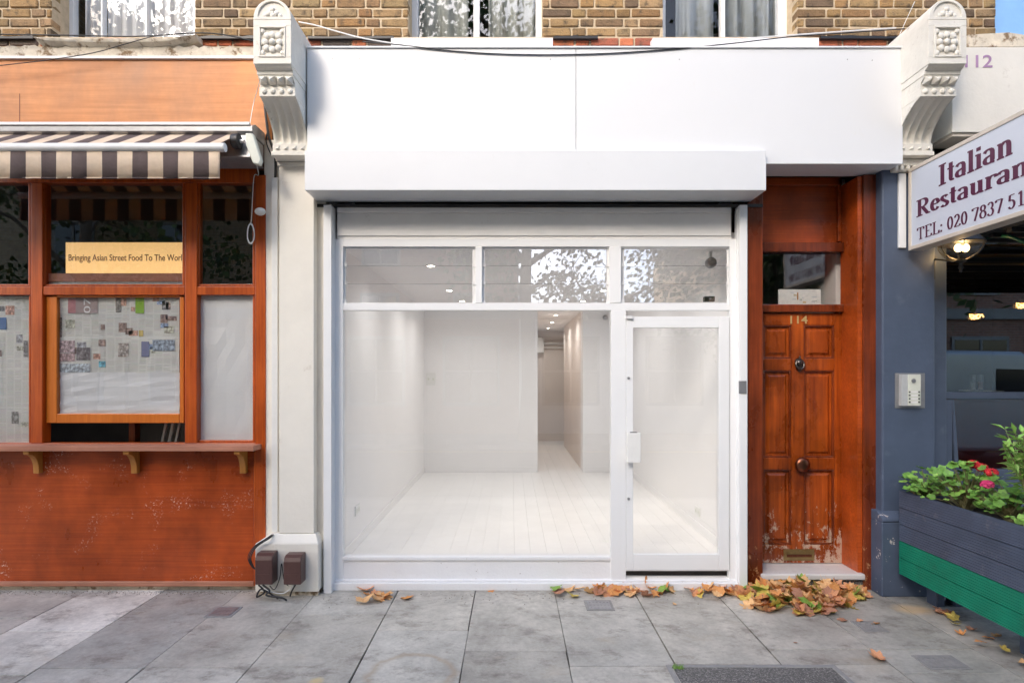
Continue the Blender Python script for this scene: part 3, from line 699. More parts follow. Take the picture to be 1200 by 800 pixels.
g = MB(); g.box(RX, RX+0.06, 0.065, 9.5, -.1, 3.2); struct(g.build('wall_right', M['inside_white'], origin=(0,0,0)))
g = MB(); g.box(LX, 0.408, BW, BW+0.12, FLZ-.01, CEZ); struct(g.build('wall_back', M['inside_white'], origin=(0,0,0)))
g = MB(); g.box(1.13, RX, BW, BW+0.3, FLZ-.01, CEZ); struct(g.build('wall_back_return', M['inside_white'], origin=(0,0,0)))
g = MB(); g.box(0.31, 0.405, BW+.122, 9.3, FLZ-.01, CEZ); struct(g.build('corridor_wall_left', M['inside_cream'], origin=(0,0,0)))
g = MB(); g.box(1.135, 1.25, BW+.302, 8.3, FLZ-.01, CEZ); struct(g.build('corridor_wall_right', M['inside_cream'], origin=(0,0,0)))
g = MB(); g.box(0.31, RX, 9.3, 9.4, FLZ-.01, CEZ); struct(g.build('corridor_wall_end', M['inside_cream'], origin=(0,0,0)))
g = MB(); g.box(LX, 0.408, BW-.012, BW-.001, FLZ, FLZ+.09); g.box(LX+.001, LX+.012, 0.1, BW-.013, FLZ, FLZ+.09); g.box(RX-.012, RX-.001, 0.1, BW-.013, FLZ, FLZ+.09); g.box(1.13, RX-.013, BW-.012, BW-.001, FLZ, FLZ+.09)
struct(g.build('skirting', M['inside_white'], bevel=0.003, origin=(0,0,0)))
def downlight(x, y, label, power, grp=None):
    t = thing('downlight', label, 'downlight', (x, y, CEZ), 'recessed ceiling downlights in the empty shop')
    g = MB(); g.lathe([(0.048,0.0),(0.05,-0.006),(0.036,-0.008),(0.036,-0.001)], (x,y,CEZ), 'Z', 20); g.build('rim', M['white_plastic'], t, smooth=30)
    g = MB(); g.lathe([(0.034,-0.0035),(0.034,-0.0015)], (x,y,CEZ), 'Z', 16); g.build('lens', M['lamp_hot'], t)
    ld = bpy.data.lights.new('downlight_lamp', 'AREA'); ld.shape = 'DISK'; ld.size = 0.07; ld.energy = power; ld.color = (1, 0.985, 0.97); ld.spread = R(150)
    lo = bpy.data.objects.new('downlight_lamp', ld); C.objects.link(lo); lo.parent = t; lo.location = (0,0,-0.012)
LP = 1.75
for x, y, l in ((-0.775,1.03,'lit downlight nearest the window at the left of the empty shop ceiling'), (-0.775,2.67,'second lit downlight back in the left row of the shop ceiling'),
                (-0.7,3.7,'furthest downlight of the left row near the back wall'), (1.126,0.95,'lit downlight above the glass door inside the shop'),
                (1.126,2.67,'second downlight of the right row behind the glass door'), (1.0,3.7,'furthest downlight of the right row before the corridor')):
    downlight(x, y, l, LP)
for x, y, l in ((0.76,5.6,'first lit downlight in the corridor ceiling'), (0.79,7.0,'middle lit downlight in the corridor ceiling'), (0.80,8.4,'last lit downlight at the corridor end')):
    downlight(x, y, l, 1.5)
def socket(name, label, c, wall, w_=0.146, h=0.086, rock=2):
    q_ = []
    t = thing(name, label, 'socket', c)
    g = MB(); q = MB(); x, y, z = c
    if wall == 'B': g.box(x-w_/2, x+w_/2, y-.011, y, z-h/2, z+h/2); [q.box(x-w_/4+i*w_/2-.012, x-w_/4+i*w_/2+.012, y-.015, y-.011, z-.018, z+.018) for i in range(2)]
    elif wall == 'L': g.box(x, x+.011, y-w_/2, y+w_/2, z-h/2, z+h/2); [q.box(x+.011, x+.014, y-w_/4+i*w_/2-.012, y-w_/4+i*w_/2+.012, z-.018, z+.018) for i in range(2)]
    else: g.box(x-.011, x, y-w_/2, y+w_/2, z-h/2, z+h/2); [q.box(x-.014, x-.011, y-w_/4+i*w_/2-.012, y-w_/4+i*w_/2+.012, z-.018, z+.018) for i in range(2)]
    g.build('plate', M['white_plastic'], t, bevel=0.003); q.build('rocker', M['old_plastic'], t)
socket('light_switch', 'white light switch on the back wall of the empty shop', (PX(505,BW), BW-.0, PZ(444,BW)), 'B', 0.15, 0.2)
socket('power_socket', 'white power socket low on the left wall of the empty shop', (LX, 0.71, 0.46), 'L')
socket('power_socket', 'white power socket low on the right wall behind the glass door', (RX, 1.22, 0.33), 'R')
t = thing('alarm_sensor', 'small round grey sensor high on the wall right of the corridor', 'sensor', (PX(709,BW), BW, PZ(372,BW)))
g = MB(); g.lathe([(0.04,0.0),(0.04,-0.02),(0.02,-0.04)], (PX(709,BW), BW, PZ(372,BW)), 'Y', 14); g.build('housing', M['grey_metal'], t, smooth=40)
t = thing('wall_heater', 'white boxed unit high on the corridor end wall', 'air unit', (0.62, 9.3, 2.3))
g = MB(); g.box(0.41, 0.74, 9.12, 9.3, 2.2, 2.55); g.build('casing', M['white_plastic'], t, bevel=0.01)
g = MB(); g.box(0.45, 0.56, 9.105, 9.12, 2.27, 2.48); g.build('grille', M['grey_metal'], t)
g = MB(); g.tube([(0.75,9.24,2.32),(1.24,9.24,2.32)], 0.02); g.tube([(0.75,9.24,2.42),(1.24,9.24,2.42)], 0.03); g.build('pipe', M['box_grey'], t, smooth=40)
g = MB(); g.box(1.25, 1.32, 0.4, 0.42, 0, 0.1) if False else None
t = thing('door_mat', 'thin brown door mat just inside the glass door', 'mat', (1.2, 0.2, FLZ))
g = MB(); g.box(PX(742,.14), PX(812,.14), 0.13, 0.42, FLZ+.001, FLZ+0.02); g.build('mat_pile', M['wood_ledge'], t)
tag_cam = thing('security_camera', 'small black camera in the corner of the transom above the glass door', 'camera', (PX(833,.1), 0.1, PZ(353,.1)))
g = MB(); g.pb(826, 838, 347, 353, 0.09, 0.05); g.build('body', M['black_plastic'], tag_cam, bevel=0.004)
g = MB(); g.lathe([(0.008,-0.012),(0.008,0)], (PX(832,.09), 0.09, PZ(350,.09)), 'Y', 10); g.build('lens', M['grey_metal'], tag_cam)
t = thing('speaker', 'small round pale speaker on the shop ceiling corner by the door', 'speaker', (PX(833,.4), .4, PZ(308,.4)))
g = MB(); g.lathe([(0.035,-.03),(0.045,-.02),(0.045,0.02)], (PX(833,.4), .4, PZ(308,.4)), 'Y', 16); g.build('case', M['grey_metal'], t, smooth=40)
g = MB(); g.box(PX(833,.4)-.01, PX(833,.4)+.01, .40, .43, PZ(308,.4), CEZ); g.build('bracket', M['white_plastic'], t)

# ------------------------------------------------------------------ entrance door 114
ed = thing('entrance_door', 'mahogany stained six panel front door of number 114 with scuffed foot', 'door', (2.35, 0.2, 0))
DL = 0.22
g = MB(); g.box(PX(876.4,-.02), PX(894,-.02), -0.02, 0.3, 0, 3.23); g.build('door_post', M['door_frame'], ed, bevel=0.004)
g = MB(); g.box(2.735, PX(1028.5,-.02), -0.02, 0.3, 0.0, 3.23); g.build('door_post', M['door_frame'], ed, bevel=0.005)
g = MB(); g.box(2.7, 2.7345, 0.0, 0.24, 0.132, 3.22); g.build('jamb_lining', M['door_head'], ed)
hp = MB(); a, b = 1.965, 2.70
hp.box(a, b, DL+.03, DL+.06, PZ(284,DL), 3.225)
hp.box(a, b, DL, DL+.03, PZ(208,DL), 3.225) ; hp.box(b-.03, b, DL+.0, DL+.03, PZ(283,DL), PZ(208,DL))
hp.build('head_panel', M['door_head'], ed, bevel=0.004)
g = MB(); g.box(a, b, DL-.035, DL+.06, PZ(296,DL), PZ(285,DL)); g.box(a, b, DL-.035, DL+.06, PZ(366,DL), PZ(357,DL)); g.build('transom_rail', M['door_frame'], ed, bevel=0.006)
g = MB(); g.box(a, b, DL+.02, DL+.026, PZ(357,DL), PZ(296,DL)); g.build('fanlight', M['dark_glass'], ed)
lf = MB(); lz0, lz1 = 0.135, PZ(366,DL)-.004
xl0, xl1 = 1.977, 2.722
def DX(px): return PX(px, DL)
def DZ(py): return PZ(py, DL)
st = [(xl0, DX(895)), (DX(927.5), DX(942.5)), (DX(978), xl1)]
rails = [(lz1, DZ(381)), (DZ(420), DZ(434)), (DZ(536), DZ(550)), (DZ(638), lz0)]
for (s0, s1) in st: lf.box(s0, s1, DL, DL+.045, lz0, lz1)
for (t1, t0) in rails:
    for i in range(2): lf.box(st[i][1]+.0004, st[i+1][0]-.0004, DL+.0006, DL+.045, t0, t1)
leaf = lf.build('door_leaf', M['door_wood'], ed, bevel=0.004)
mo = MB()
for i in range(2):
    for j in range(3):
        x0, x1 = st[i][1], st[i+1][0]; z1, z0 = rails[j][1], rails[j+1][0]
        pan = MB(); pan.box(x0, x1, DL+.026, DL+.04, z0, z1)
        # raised and fielded centre
        m1, m2 = 0.03, 0.05
        def ringv(m_, y): return [(x0+m_, y, z0+m_), (x1-m_, y, z0+m_), (x1-m_, y, z1-m_), (x0+m_, y, z1-m_)]
        pan.add(ringv(m1, DL+.0255)+ringv(m2, DL+.012), [(0,1,5,4),(1,2,6,5),(2,3,7,6),(3,0,4,7),(4,5,6,7)])
        pan.build('panel', M['door_wood'], leaf)
        bw_ = 0.012
        for (a_, b_, c_, d_) in ((x0,x1,z0,z0+bw_),(x0,x1,z1-bw_,z1),(x0,x0+bw_,z0+bw_,z1-bw_),(x1-bw_,x1,z0+bw_,z1-bw_)): mo.box(a_, b_, DL+.006, DL+.03, c_, d_)
mo.build('panel_moulding', M['door_frame'], leaf, bevel=0.005)  # darker frame stain here imitates the shade in the panel crevices
# furniture
kx, kz = DX(937), DZ(543)
g = MB(); g.lathe([(0.036,-.002),(0.038,-.008),(0.020,-.014),(0.018,-.026),(0.045,-.034),(0.060,-.046),(0.057,-.060),(0.038,-.072),(0.004,-.076)], (kx, DL, kz), 'Y', 24); g.build('door_knob', M['copper'], leaf, smooth=50)
g = MB(); kx2, kz2 = DX(936), DZ(428)
g.lathe([(0.012,0),(0.012,-.02)], (kx2, DL, kz2+.03), 'Y', 12); g.ball((kx2, DL-.02, kz2+.068), 0.008); g.lathe([(0.003,.035),(0.006,.05),(0.003,.06)], (kx2, DL-.02, kz2), 'Z', 8)
pl_ = [(kx2 + math.sin(a_)*0.033, DL-.022-.006*math.cos(a_), kz2+.008 - math.cos(a_)*0.038) for a_ in [2*PI*i/20 for i in range(21)]]
g.tube(pl_, [0.006+0.005*(1+math.cos(2*PI*i/20))/2 for i in range(21)], 8)
g.ball((kx2, DL-.02, kz2+.022), 0.024, (1.1,.5,.9)); g.lathe([(0.014,0),(0.014,-.012)], (kx2, DL, kz2-.035), 'Y', 12)
g.prism([(kx2-.03,kz2+.045),(kx2-.012,kz2+.058),(kx2,kz2+.064),(kx2+.012,kz2+.058),(kx2+.03,kz2+.045),(kx2+.034,kz2+.015),(kx2+.02,kz2-.03),(kx2,kz2-.05),(kx2-.02,kz2-.03),(kx2-.034,kz2+.015)], DL-.008, DL-.0005, 'Y')
g.build('door_knocker', M['iron'], leaf, smooth=50)
g = MB(); lx, lz = DX(936), DZ(650)
lx0, lx1 = DX(918), DX(954); z0, z1 = DZ(656), DZ(643)
g.box(lx0, lx1, DL-.006, DL, z0, z1); g.box(lx0+.02, lx1-.02, DL-.009, DL-.006, z0+.022, z1-.022); g.box(lx0+.028, lx1-.028, DL-.012, DL-.009, z1-.034, z1-.03)
g.build('letter_plate', M['brass'], leaf, bevel=0.003)
g = MB(); g.box(lx0+.024, lx1-.024, DL-.0125, DL-.0091, z0+.028, z1-.04); g.build('letter_flap', M['copper'], leaf)
text('house_number', '114', DX(926), DX(946), DZ(379), DZ(369.5)-DZ(379), DL-.004, M['number_brass'], leaf, 0.004, offset=0.01)
g = MB(); g.box(PX(890,-.0)+.0, 2.736, -0.045, 0.3, 0.085, 0.131); dst = g.build('doorstep', M['marble'], ed, bevel=0.01)
g = MB(); g.box(1.97, 2.73, -0.012, 0.28, 0.0, 0.0845); g.build('step_base', M['gravel'], ed)
g = MB(); sY = -0.06; g.prism([(sY, FLZ*0), (0.2,0), (0.2,3.0), (sY,3.0)], 0, 0.01, 'X') if False else None
# hallway behind fanlight: pale wall on the right
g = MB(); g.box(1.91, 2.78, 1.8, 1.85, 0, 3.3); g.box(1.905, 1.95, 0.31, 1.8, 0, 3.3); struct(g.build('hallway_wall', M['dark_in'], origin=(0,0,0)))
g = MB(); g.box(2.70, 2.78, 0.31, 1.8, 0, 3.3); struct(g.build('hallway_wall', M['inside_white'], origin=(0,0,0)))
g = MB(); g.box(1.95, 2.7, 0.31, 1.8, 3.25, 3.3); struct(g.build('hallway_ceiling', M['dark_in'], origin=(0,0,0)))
# notice in fanlight
t = thing('notice_card', 'white printed card standing inside the fanlight over door 114', 'notice', (DX(937), DL+.03, DZ(357)))
g = MB(); kx0, kx1, z0, z1 = PX(912,DL+.03), PX(962,DL+.03), PZ(357,DL+.03), PZ(339,DL+.03)
g.box(kx0, kx1, DL+.03, DL+.032, z0, z1, (0.8,0.79,0.76))
for k in range(9):
    a_ = random.uniform(kx0+.02, kx1-.05); b_ = random.uniform(z0+.012, z1-.03)
    g.box(a_, a_+random.uniform(.015,.04), DL+.0294, DL+.03, b_, b_+random.uniform(.006,.018), random.choice([(0.5,0.53,0.5),(0.6,0.62,0.65),(0.62,0.5,0.3)]))
g.box(kx0+.155, kx0+.165, DL+.029, DL+.0294, z0+.04, z0+.10, (0.5,0.2,0.05))
g.build('card', M['paper'], t)

# ------------------------------------------------------------------ pilasters
pc = thing('pilaster', 'cream painted pilaster between the orange and the white shopfronts', 'pilaster', (-1.65, -0.05, 0))
PY = -0.10
g = MB()
g.box(PX(310.5,0), PX(380,0)+.02, -0.02, 0.06, 0.0, 3.5)
g.box(PX(327,PY), PX(368,PY), PY, -0.02, 0.462, 3.28)
g.build('shaft', M['cream'], pc, bevel=0.006)
g = MB(); BY0 = -0.15
xa, xb = PX(299,BY0), PX(373,BY0); zt, zb = PZ(637,BY0), 0.035
g.box(xa, xb, BY0, -0.001, zb, zt)
g.add([(xa,BY0,zt),(xb,BY0,zt),(xb,-.001,zt),(xa,-.001,zt),(PX(318,PY),PY,PZ(625,PY)),(PX(370,PY),PY,PZ(625,PY)),(PX(370,PY),-.001,PZ(625,PY)),(PX(318,PY),-.001,PZ(625,PY))],
      [(0,1,5,4),(1,2,6,5),(2,3,7,6),(3,0,4,7),(4,5,6,7),(0,3,2,1)])
g.build('plinth', M['cream'], pc, bevel=0.005)
g = MB(); n = 20; vs = []
for i in range(n+1): vs.append((xa+.02+(xb-xa-.03)*i/n, 0.035+random.uniform(0,.02)))
g.prism(vs + [(xb-.01,0),(xa+.02,0)], BY0+.02, -0.001, 'Y'); g.build('broken_foot', M['stone_shabby'], pc)
g = MB()
for k, (z_, y_, e_) in enumerate(((3.30, PY-.02, .02), (3.265, PY-.01, .01))): g.box(PX(327,PY)-e_, PX(368,PY)+e_, y_, -0.02, z_, z_+.03)
g.build('capital', M['stone'], pc, bevel=0.006)

pb_ = thing('pilaster', 'slate blue painted pilaster between door 114 and the restaurant', 'pilaster', (3.03, -0.05, 0))
g = MB(); g.box(2.8425, 3.40, -0.0, 0.05, 0.0, 3.45); g.box(2.83, 3.235, PY, -0.001, 0.5, 3.30); g.build('shaft', M['blue'], pb_, bevel=0.012)
g = MB(); BP = -0.16; xa, xb = 2.79, 3.29; zt = PZ(612,BP)
g.box(xa, xb, BP, -0.021, 0.0, zt)
prof = [(BP, zt),(BP-.006,zt+.012),(BP-.002,zt+.03),(BP+.02,zt+.045),(BP+.04,zt+.055),(PY,zt+.075),(-.021,zt+.075),(-.021,zt)]
g.prism(prof, xa+.0, xb, 'X')
g.build('plinth', M['blue_worn'], pb_, bevel=0.006)
g = MB(); g.box(2.875, 3.25, PY-.06, -0.001, 3.25, 3.30); g.box(2.89, 3.24, PY-.035, -0.001, 3.215, 3.2499)
for k in range(8): g.ball((2.90+k*0.046, PY-.05, 3.235), 0.018, (1,1,1.2), 8)
g.build('capital', M['stone'], pb_, bevel=0.006)

# ------------------------------------------------------------------ carved console brackets
def console(x0, label):
    W = 0.262; x1 = x0+W; cx = x0+W/2
    t = thing('console_bracket', label, 'bracket', (cx, -0.25, 3.3), 'carved console brackets at the ends of the white fascia')
    yf = -0.54; zs, za, zb = 4.12, 4.262, 3.815
    n = 8
    outline = [(x0, zb), (x1, zb), (x1, zs)]
    for i in range(1, n): a_ = i/n; outline.append((x1 - (W/2)*(1-math.cos(a_*PI/2))**1.0*1.0, zs + (za-zs)*math.sin(a_*PI/2)**0.9))
    outline.append((cx, za))
    for i in range(n-1, 0, -1): a_ = i/n; outline.append((x0 + (W/2)*(1-math.cos(a_*PI/2)), zs + (za-zs)*math.sin(a_*PI/2)**0.9))
    outline.append((x0, zs))
    g = MB(); g.prism(outline, yf+.012, BY-.002, 'Y')
    g.build('gabled_block', M['stone'], t, bevel=0.003)
    # raised border of the front: arch niche and square panel
    g = MB(); b = 0.022
    def ring(poly, inner, y0, y1):
        m_ = len(poly); vs = [(p[0],y0,p[1]) for p in poly]+[(p[0],y0,p[1]) for p in inner]+[(p[0],y1,p[1]) for p in poly]+[(p[0],y1,p[1]) for p in inner]
        fs = []
        for i in range(m_):
            j = (i+1) % m_
            fs += [(i,j,m_+j,m_+i),(i,2*m_+i,2*m_+j,j),(m_+i,m_+j,3*m_+j,3*m_+i)]
        g.add(vs, fs)
    cz = zs+.03
    inner = [(cx+(p[0]-cx)*0.74, zs+.015+(p[1]-zs)*0.78) if p[1] >= zs else None for p in outline]
    top = [p for p in outline if p[1] >= zs]; 
    order = top  # starts at right springing, over apex, to left springing
    ring(order, [(cx+(p[0]-cx)*0.76, zs+.02+(p[1]-zs)*0.74) for p in order], yf, yf+.013)
    g.box(x0, x1, yf, yf+.012, zs-.045, zs+.004-.006)
    for (a0,a1,c0,c1) in ((x0,x1,zb,zb+.045),(x0,x0+.038,zb+.045,zs-.045),(x1-.038,x1,zb+.045,zs-.045)): g.box(a0,a1,yf,yf+.012,c0,c1)
    s0, s1, q0, q1 = x0+.038, x1-.038, zb+.045, zs-.045
    for (a0,a1,c0,c1) in ((s0,s1,q0,q0+.012),(s0,s1,q1-.012,q1),(s0,s0+.012,q0+.012,q1-.012),(s1-.012,s1,q0+.012,q1-.012)): g.box(a0,a1,yf-.006,yf+.012,c0,c1)
    g.build('front_border', M['stone'], t, bevel=0.003)
    g = MB(); rc = (cx, yf+.008, (q0+q1)/2)
    g.ball(rc, 0.024, (1,.9,1), 12)
    for k in range(8):
        a_ = 2*PI*k/8; rr = 0.05 if k % 2 == 0 else 0.058
        g.ball((rc[0]+rr*math.cos(a_), rc[1], rc[2]+rr*math.sin(a_)), 0.025, (1,.6,1), 10)
    for sx in (-1,1):
        for sz in (-1,1):
            g.ball((rc[0]+sx*.07, rc[1], rc[2]+sz*.075), 0.02, (1,.6,1), 8); 
        g.ball((rc[0]+sx*.075, rc[1], rc[2]), 0.014, (1,.5,1.6), 8)
    g.build('carved_flower', M['stone'], t, smooth=60); g = MB()
    for (dx, dz, r_) in ((0,.075,.018),(-.026,.045,.02),(.026,.045,.02),(0,.03,.02),(-.052,.03,.016),(.052,.03,.016),(0,.05,.014)): g.ball((cx+dx, yf+.008, zs+dz), r_, (1,.6,1), 8)
    g.build('carved_trefoil', M['stone'], t, smooth=60)
    # cornice steps down
    g = MB()
    g.prism([(yf+.004,3.815),(yf+.02,3.80),(yf+.045,3.79),(yf+.05,3.765),(BY-.002,3.765),(BY-.002,3.815)], x0+.004, x1-.004, 'X')
    g.prism([(yf+.055,3.7649),(yf+.058,3.75),(yf+.09,3.725),(yf+.092,3.70),(BY-.002,3.70),(BY-.002,3.7649)], x0+.008, x1-.008, 'X')
    g.box(x0+.004, x1-.004, yf+.088, BY-.002, 3.633, 3.6999)
    g.build('cornice', M['stone'], t, bevel=0.003)
    g = MB()
    for k in range(4):
        c_ = x0+.04+k*(W-.08)/3
        g.add([(c_-.024,yf+.055,3.758),(c_+.024,yf+.055,3.758),(c_+.0,yf+.03,3.725),(c_-.024,yf+.09,3.712),(c_+.024,yf+.09,3.712)], [(0,1,2),(0,2,3),(1,4,2),(2,4,3),(0,3,4,1)])
        g.ball((c_, yf+.09, 3.667), 0.021, (1,.8,1), 12)
    g.build('tooth_and_bead', M['stone'], t, smooth=35)
    # fluted scroll
    g = MB(); NZ, NX = 14, 49
    yA, zA, yB, zB = yf+.10, 3.633, -0.20, 3.395
    grid = []
    for i in range(NZ+1):
        u = i/NZ; z_ = zA+(zB-zA)*u
        y_ = yA + (yB-yA)*(math.sin(u*PI/2)**0.75)
        for j in range(NX+1):
            v_ = j/NX; x_ = x0+.006+(W-.012)*v_
            fl = 0.0
            if 0.06 < v_ < 0.94:
                q = ((v_-.06)/.88*4) % 1.0; fl = 0.022*math.sin(PI*q)**0.8 * min(1, u*5+.15) * min(1, (1-u)*7+.1)
            grid.append((x_, y_+fl, z_))
    fs = [(i*(NX+1)+j, i*(NX+1)+j+1, (i+1)*(NX+1)+j+1, (i+1)*(NX+1)+j) for i in range(NZ) for j in range(NX)]
    g.add(grid, fs)
    side = [(grid[i*(NX+1)][1], grid[i*(NX+1)][2]) for i in range(NZ+1)]
    for xx in (x0+.006, x1-.006):
        g.add([(xx, a_, b_) for a_, b_ in side]+[(xx, BY-.002, zB), (xx, BY-.002, zA)], [list(range(NZ+3))])
    g.build('fluted_scroll', M['stone'], t, smooth=50)
    g = MB(); g.box(x0, x1, -0.212, -0.001, 3.335, 3.3949)
    for k in range(4):
        c_ = x0+.038+k*(W-.076)/3
        g.add([(c_-.02,-0.212,3.35),(c_+.02,-0.212,3.35),(c_+.02,-0.212,3.385),(c_,-0.232,3.352)], [(0,1,3),(1,2,3),(0,3,2),(0,2,1)])
    g.box(x0-.008, x1+.008, -0.22, -0.001, 3.305, 3.3349)
    g.build('foot_band', M['stone'], t, bevel=0.003)
    return t
console(-1.785, 'white carved console bracket beside the orange fascia')
console(2.873, 'white carved console bracket above the restaurant sign')

# ------------------------------------------------------------------ orange timber shopfront
os_ = thing('shopfront', 'orange varnished timber shopfront with papered windows and serving ledge', 'shopfront', (-3.0, 0, 0))
L = -70   # runs out of the picture
g = MB(); g.box(PX(-90,-.02), PX(297,-.02), -0.02, 0.03, PZ(684,-.02), PZ(528,-.02)); g.build('lower_panel', M['wood_riser'], os_)
g = MB(); g.box(PX(-90,-.04), PX(297,-.04), -0.04, -0.02, PZ(687,-.04), PZ(681,-.04)); g.build('base_moulding', M['wood_ledge'], os_, bevel=0.005)
g = MB(); g.box(PX(-90,0.0), PX(300,0.0), 0.0, 0.1, 0, PZ(684,-.02)); g.build('brick_footing', M['stone_shabby'], os_)
g = MB(); g.box(PX(299,-.03), PX(311,-.03), -0.03, 0.05, PZ(688,-.03), PZ(205,-.03)); g.box(PX(297,-.032), PX(299.5,-.032), -0.032, 0.04, PZ(686,-.03), PZ(530,-.03)); g.build('corner_post', M['wood_frame'], os_, bevel=0.004)
fr = MB()
fr.pb(-90, 298.9, 519, 527, -0.02, 0.08)                     # sill
fr.pb(-90, 298.9, 196, 214, -0.02, 0.08)                     # head
for a_, b_ in ((36,49.5),(216.5,230.5),(-90,-40)): fr.pb(a_, b_, 214.05, 518.95, -0.025, 0.09)
for a_, b_ in ((-39.9,35.9),(49.6,216.4),(230.6,298.8)): fr.pb(a_, b_, 335.5, 345.5, -0.018, 0.075)
for a_, b_ in ((-39.9,35.9),(49.6,216.4),(230.6,298.8)):     # slim glazing beads
    for q0, q1 in ((214.1, 335.4),):
        fr.pb(a_, a_+3, q0, q1, 0.0, 0.04); fr.pb(b_-3, b_, q0, q1, 0.0, 0.04); fr.pb(a_+3, b_-3, q1-2.5, q1, 0.002, 0.035)
fr.pb(230.6, 232.5, 345.6, 518.9, 0.0, 0.04); fr.pb(296, 298.8, 345.6, 518.9, 0.0, 0.04); fr.pb(232.5, 296, 515.5, 518.9, 0.0, 0.04); fr.pb(33.5, 35.9, 345.6, 518.9, 0.0, 0.04)
fr.build('window_frame', M['wood_frame'], os_, bevel=0.004)
for a_, b_, q0, q1 in ((-38,35,215,335),(50,216,215,335),(231,298,215,335),(-38,35,346,519),(231,298,346,519)):
    g = MB(); g.pb(a_, b_, q0, q1, 0.02, 0.005); g.build('window_pane', M['dark_glass'], os_)
sh = MB(); SY = 0.005
sh.pb(54, 66.5, 347, 495.5, SY, 0.045); sh.pb(210.5, 215.5, 347, 495.5, SY, 0.045); sh.pb(66.55, 210.45, 484.5, 495.5, SY, 0.045); sh.pb(66.55,210.45,345.8,348.5,SY,0.045)
sash = sh.build('sash', M['wood_sash'], os_, bevel=0.005)
g = MB(); g.pb(66, 211, 348, 485, SY+.02, 0.005); g.build('sash_pane', M['dark_glass'], sash)
# ledge and brackets
g = MB(); LY = -0.17
g.box(PX(-90,LY), PX(297,LY), LY, -0.021, PZ(528.5,LY), PZ(522.5,LY)); ledge = g.build('serving_ledge', M['wood_ledge'], os_, bevel=0.003)
for pxr in (39, 156, 286):
    xr = PX(pxr, -0.15); w_ = 0.075; g = MB()
    zt = PZ(528.5,LY)-.001
    poly = [(-0.021, zt), (-0.155, zt), (-0.155, zt-.022)]
    for i in range(8): a_ = i/7*PI/2; poly.append((-0.145+.085*math.sin(a_)*1.0, zt-.03-.125*(1-math.cos(a_))))
    poly += [(-0.06, zt-.185), (-0.021, zt-.185)]
    g.prism(poly, xr-w_, xr-.03, 'X'); g.build('ledge_bracket', M['wood_bracket'], ledge, bevel=0.003)
# fascia
g = MB(); g.box(PX(-90,-.06), PX(313,-.06), -0.06, BY-.01, PZ(160,-.06), PZ(68,-.06)); g.build('fascia_board', M['wood_fascia'], os_)
g = MB(); g.box(PX(-90,-.08), PX(300,-.08), -0.08, -0.03, PZ(68.5,-.08), PZ(65.5,-.08)); g.build('fascia_trim', M['white'], os_, bevel=0.002)
g = MB(); g.pb(22.5, 23.3, 110, 148, -0.0615, 0.002); g.build('panel_seam', M['brown_ink'], os_)
g = MB(); g.box(PX(-90,0), PX(311,0), -0.018, 0.06, PZ(196,-.02), 3.6); g.build('head_board', M['door_frame'], os_)
# interior (dark)
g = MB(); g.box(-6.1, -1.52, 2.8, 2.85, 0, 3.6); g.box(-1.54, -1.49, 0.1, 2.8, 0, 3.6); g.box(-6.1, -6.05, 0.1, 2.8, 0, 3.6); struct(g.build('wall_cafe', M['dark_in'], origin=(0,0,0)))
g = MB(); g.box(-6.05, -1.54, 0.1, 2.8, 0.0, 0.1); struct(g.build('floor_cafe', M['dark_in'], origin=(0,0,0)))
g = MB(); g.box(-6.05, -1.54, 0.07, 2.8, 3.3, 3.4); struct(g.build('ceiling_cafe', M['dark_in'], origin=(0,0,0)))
g = MB(); g.box(PX(151,.3), PX(158,.3), 0.3, 0.37, 0.1, 1.6); tag(g.build('post', M['wood_frame']), 'brown upright post inside seen through the gap under the sash', 'post')
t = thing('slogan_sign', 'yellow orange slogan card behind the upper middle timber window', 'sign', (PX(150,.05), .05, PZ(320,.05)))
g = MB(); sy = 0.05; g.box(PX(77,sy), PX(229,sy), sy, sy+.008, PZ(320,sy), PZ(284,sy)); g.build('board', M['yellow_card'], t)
text('lettering', 'Bringing Asian Street Food To The World', PX(80.5,sy), PX(217.5,sy), PZ(305.5,sy), 0.052, sy-.0015, M['brown_ink'], t, 0.001, offset=0.01)
t = thing('window_shelf', 'pinkish wood shelf board under the yellow slogan card', 'shelf', (PX(135,.045), .05, PZ(333,.04)))
g = MB(); g.box(PX(53,.035), PX(215,.035), 0.035, 0.17, PZ(330,.035), PZ(320.3,.035)); g.build('board', M['wood_board'], t, bevel=0.003)
g = MB(); g.box(PX(56,.04), PX(213,.04), 0.04, 0.05, PZ(333,.04), PZ(330.2,.04)); g.build('lead_strip', M['grey_metal'], t)
g = MB()
for k in range(3):
    x_ = PX(188+k*8,.25); g.add([(x_,.25,PZ(519,.25)),(x_+.02,.25,PZ(519,.25)),(x_+.06,.25,PZ(492,.25)),(x_+.04,.25,PZ(492,.25)),(x_,.27,PZ(519,.25)),(x_+.02,.27,PZ(519,.25)),(x_+.06,.27,PZ(492,.25)),(x_+.04,.27,PZ(492,.25))], [(0,1,2,3),(4,7,6,5),(0,4,5,1),(1,5,6,2),(2,6,7,3),(3,7,4,0)])
g.box(PX(182,.25), PX(212,.25), .24, .29, PZ(521,.25), PZ(518.6,.25))
tag(g.build('leaning_rack', M['alu']), 'pale metal rack leaning inside the gap under the sash', 'rack')
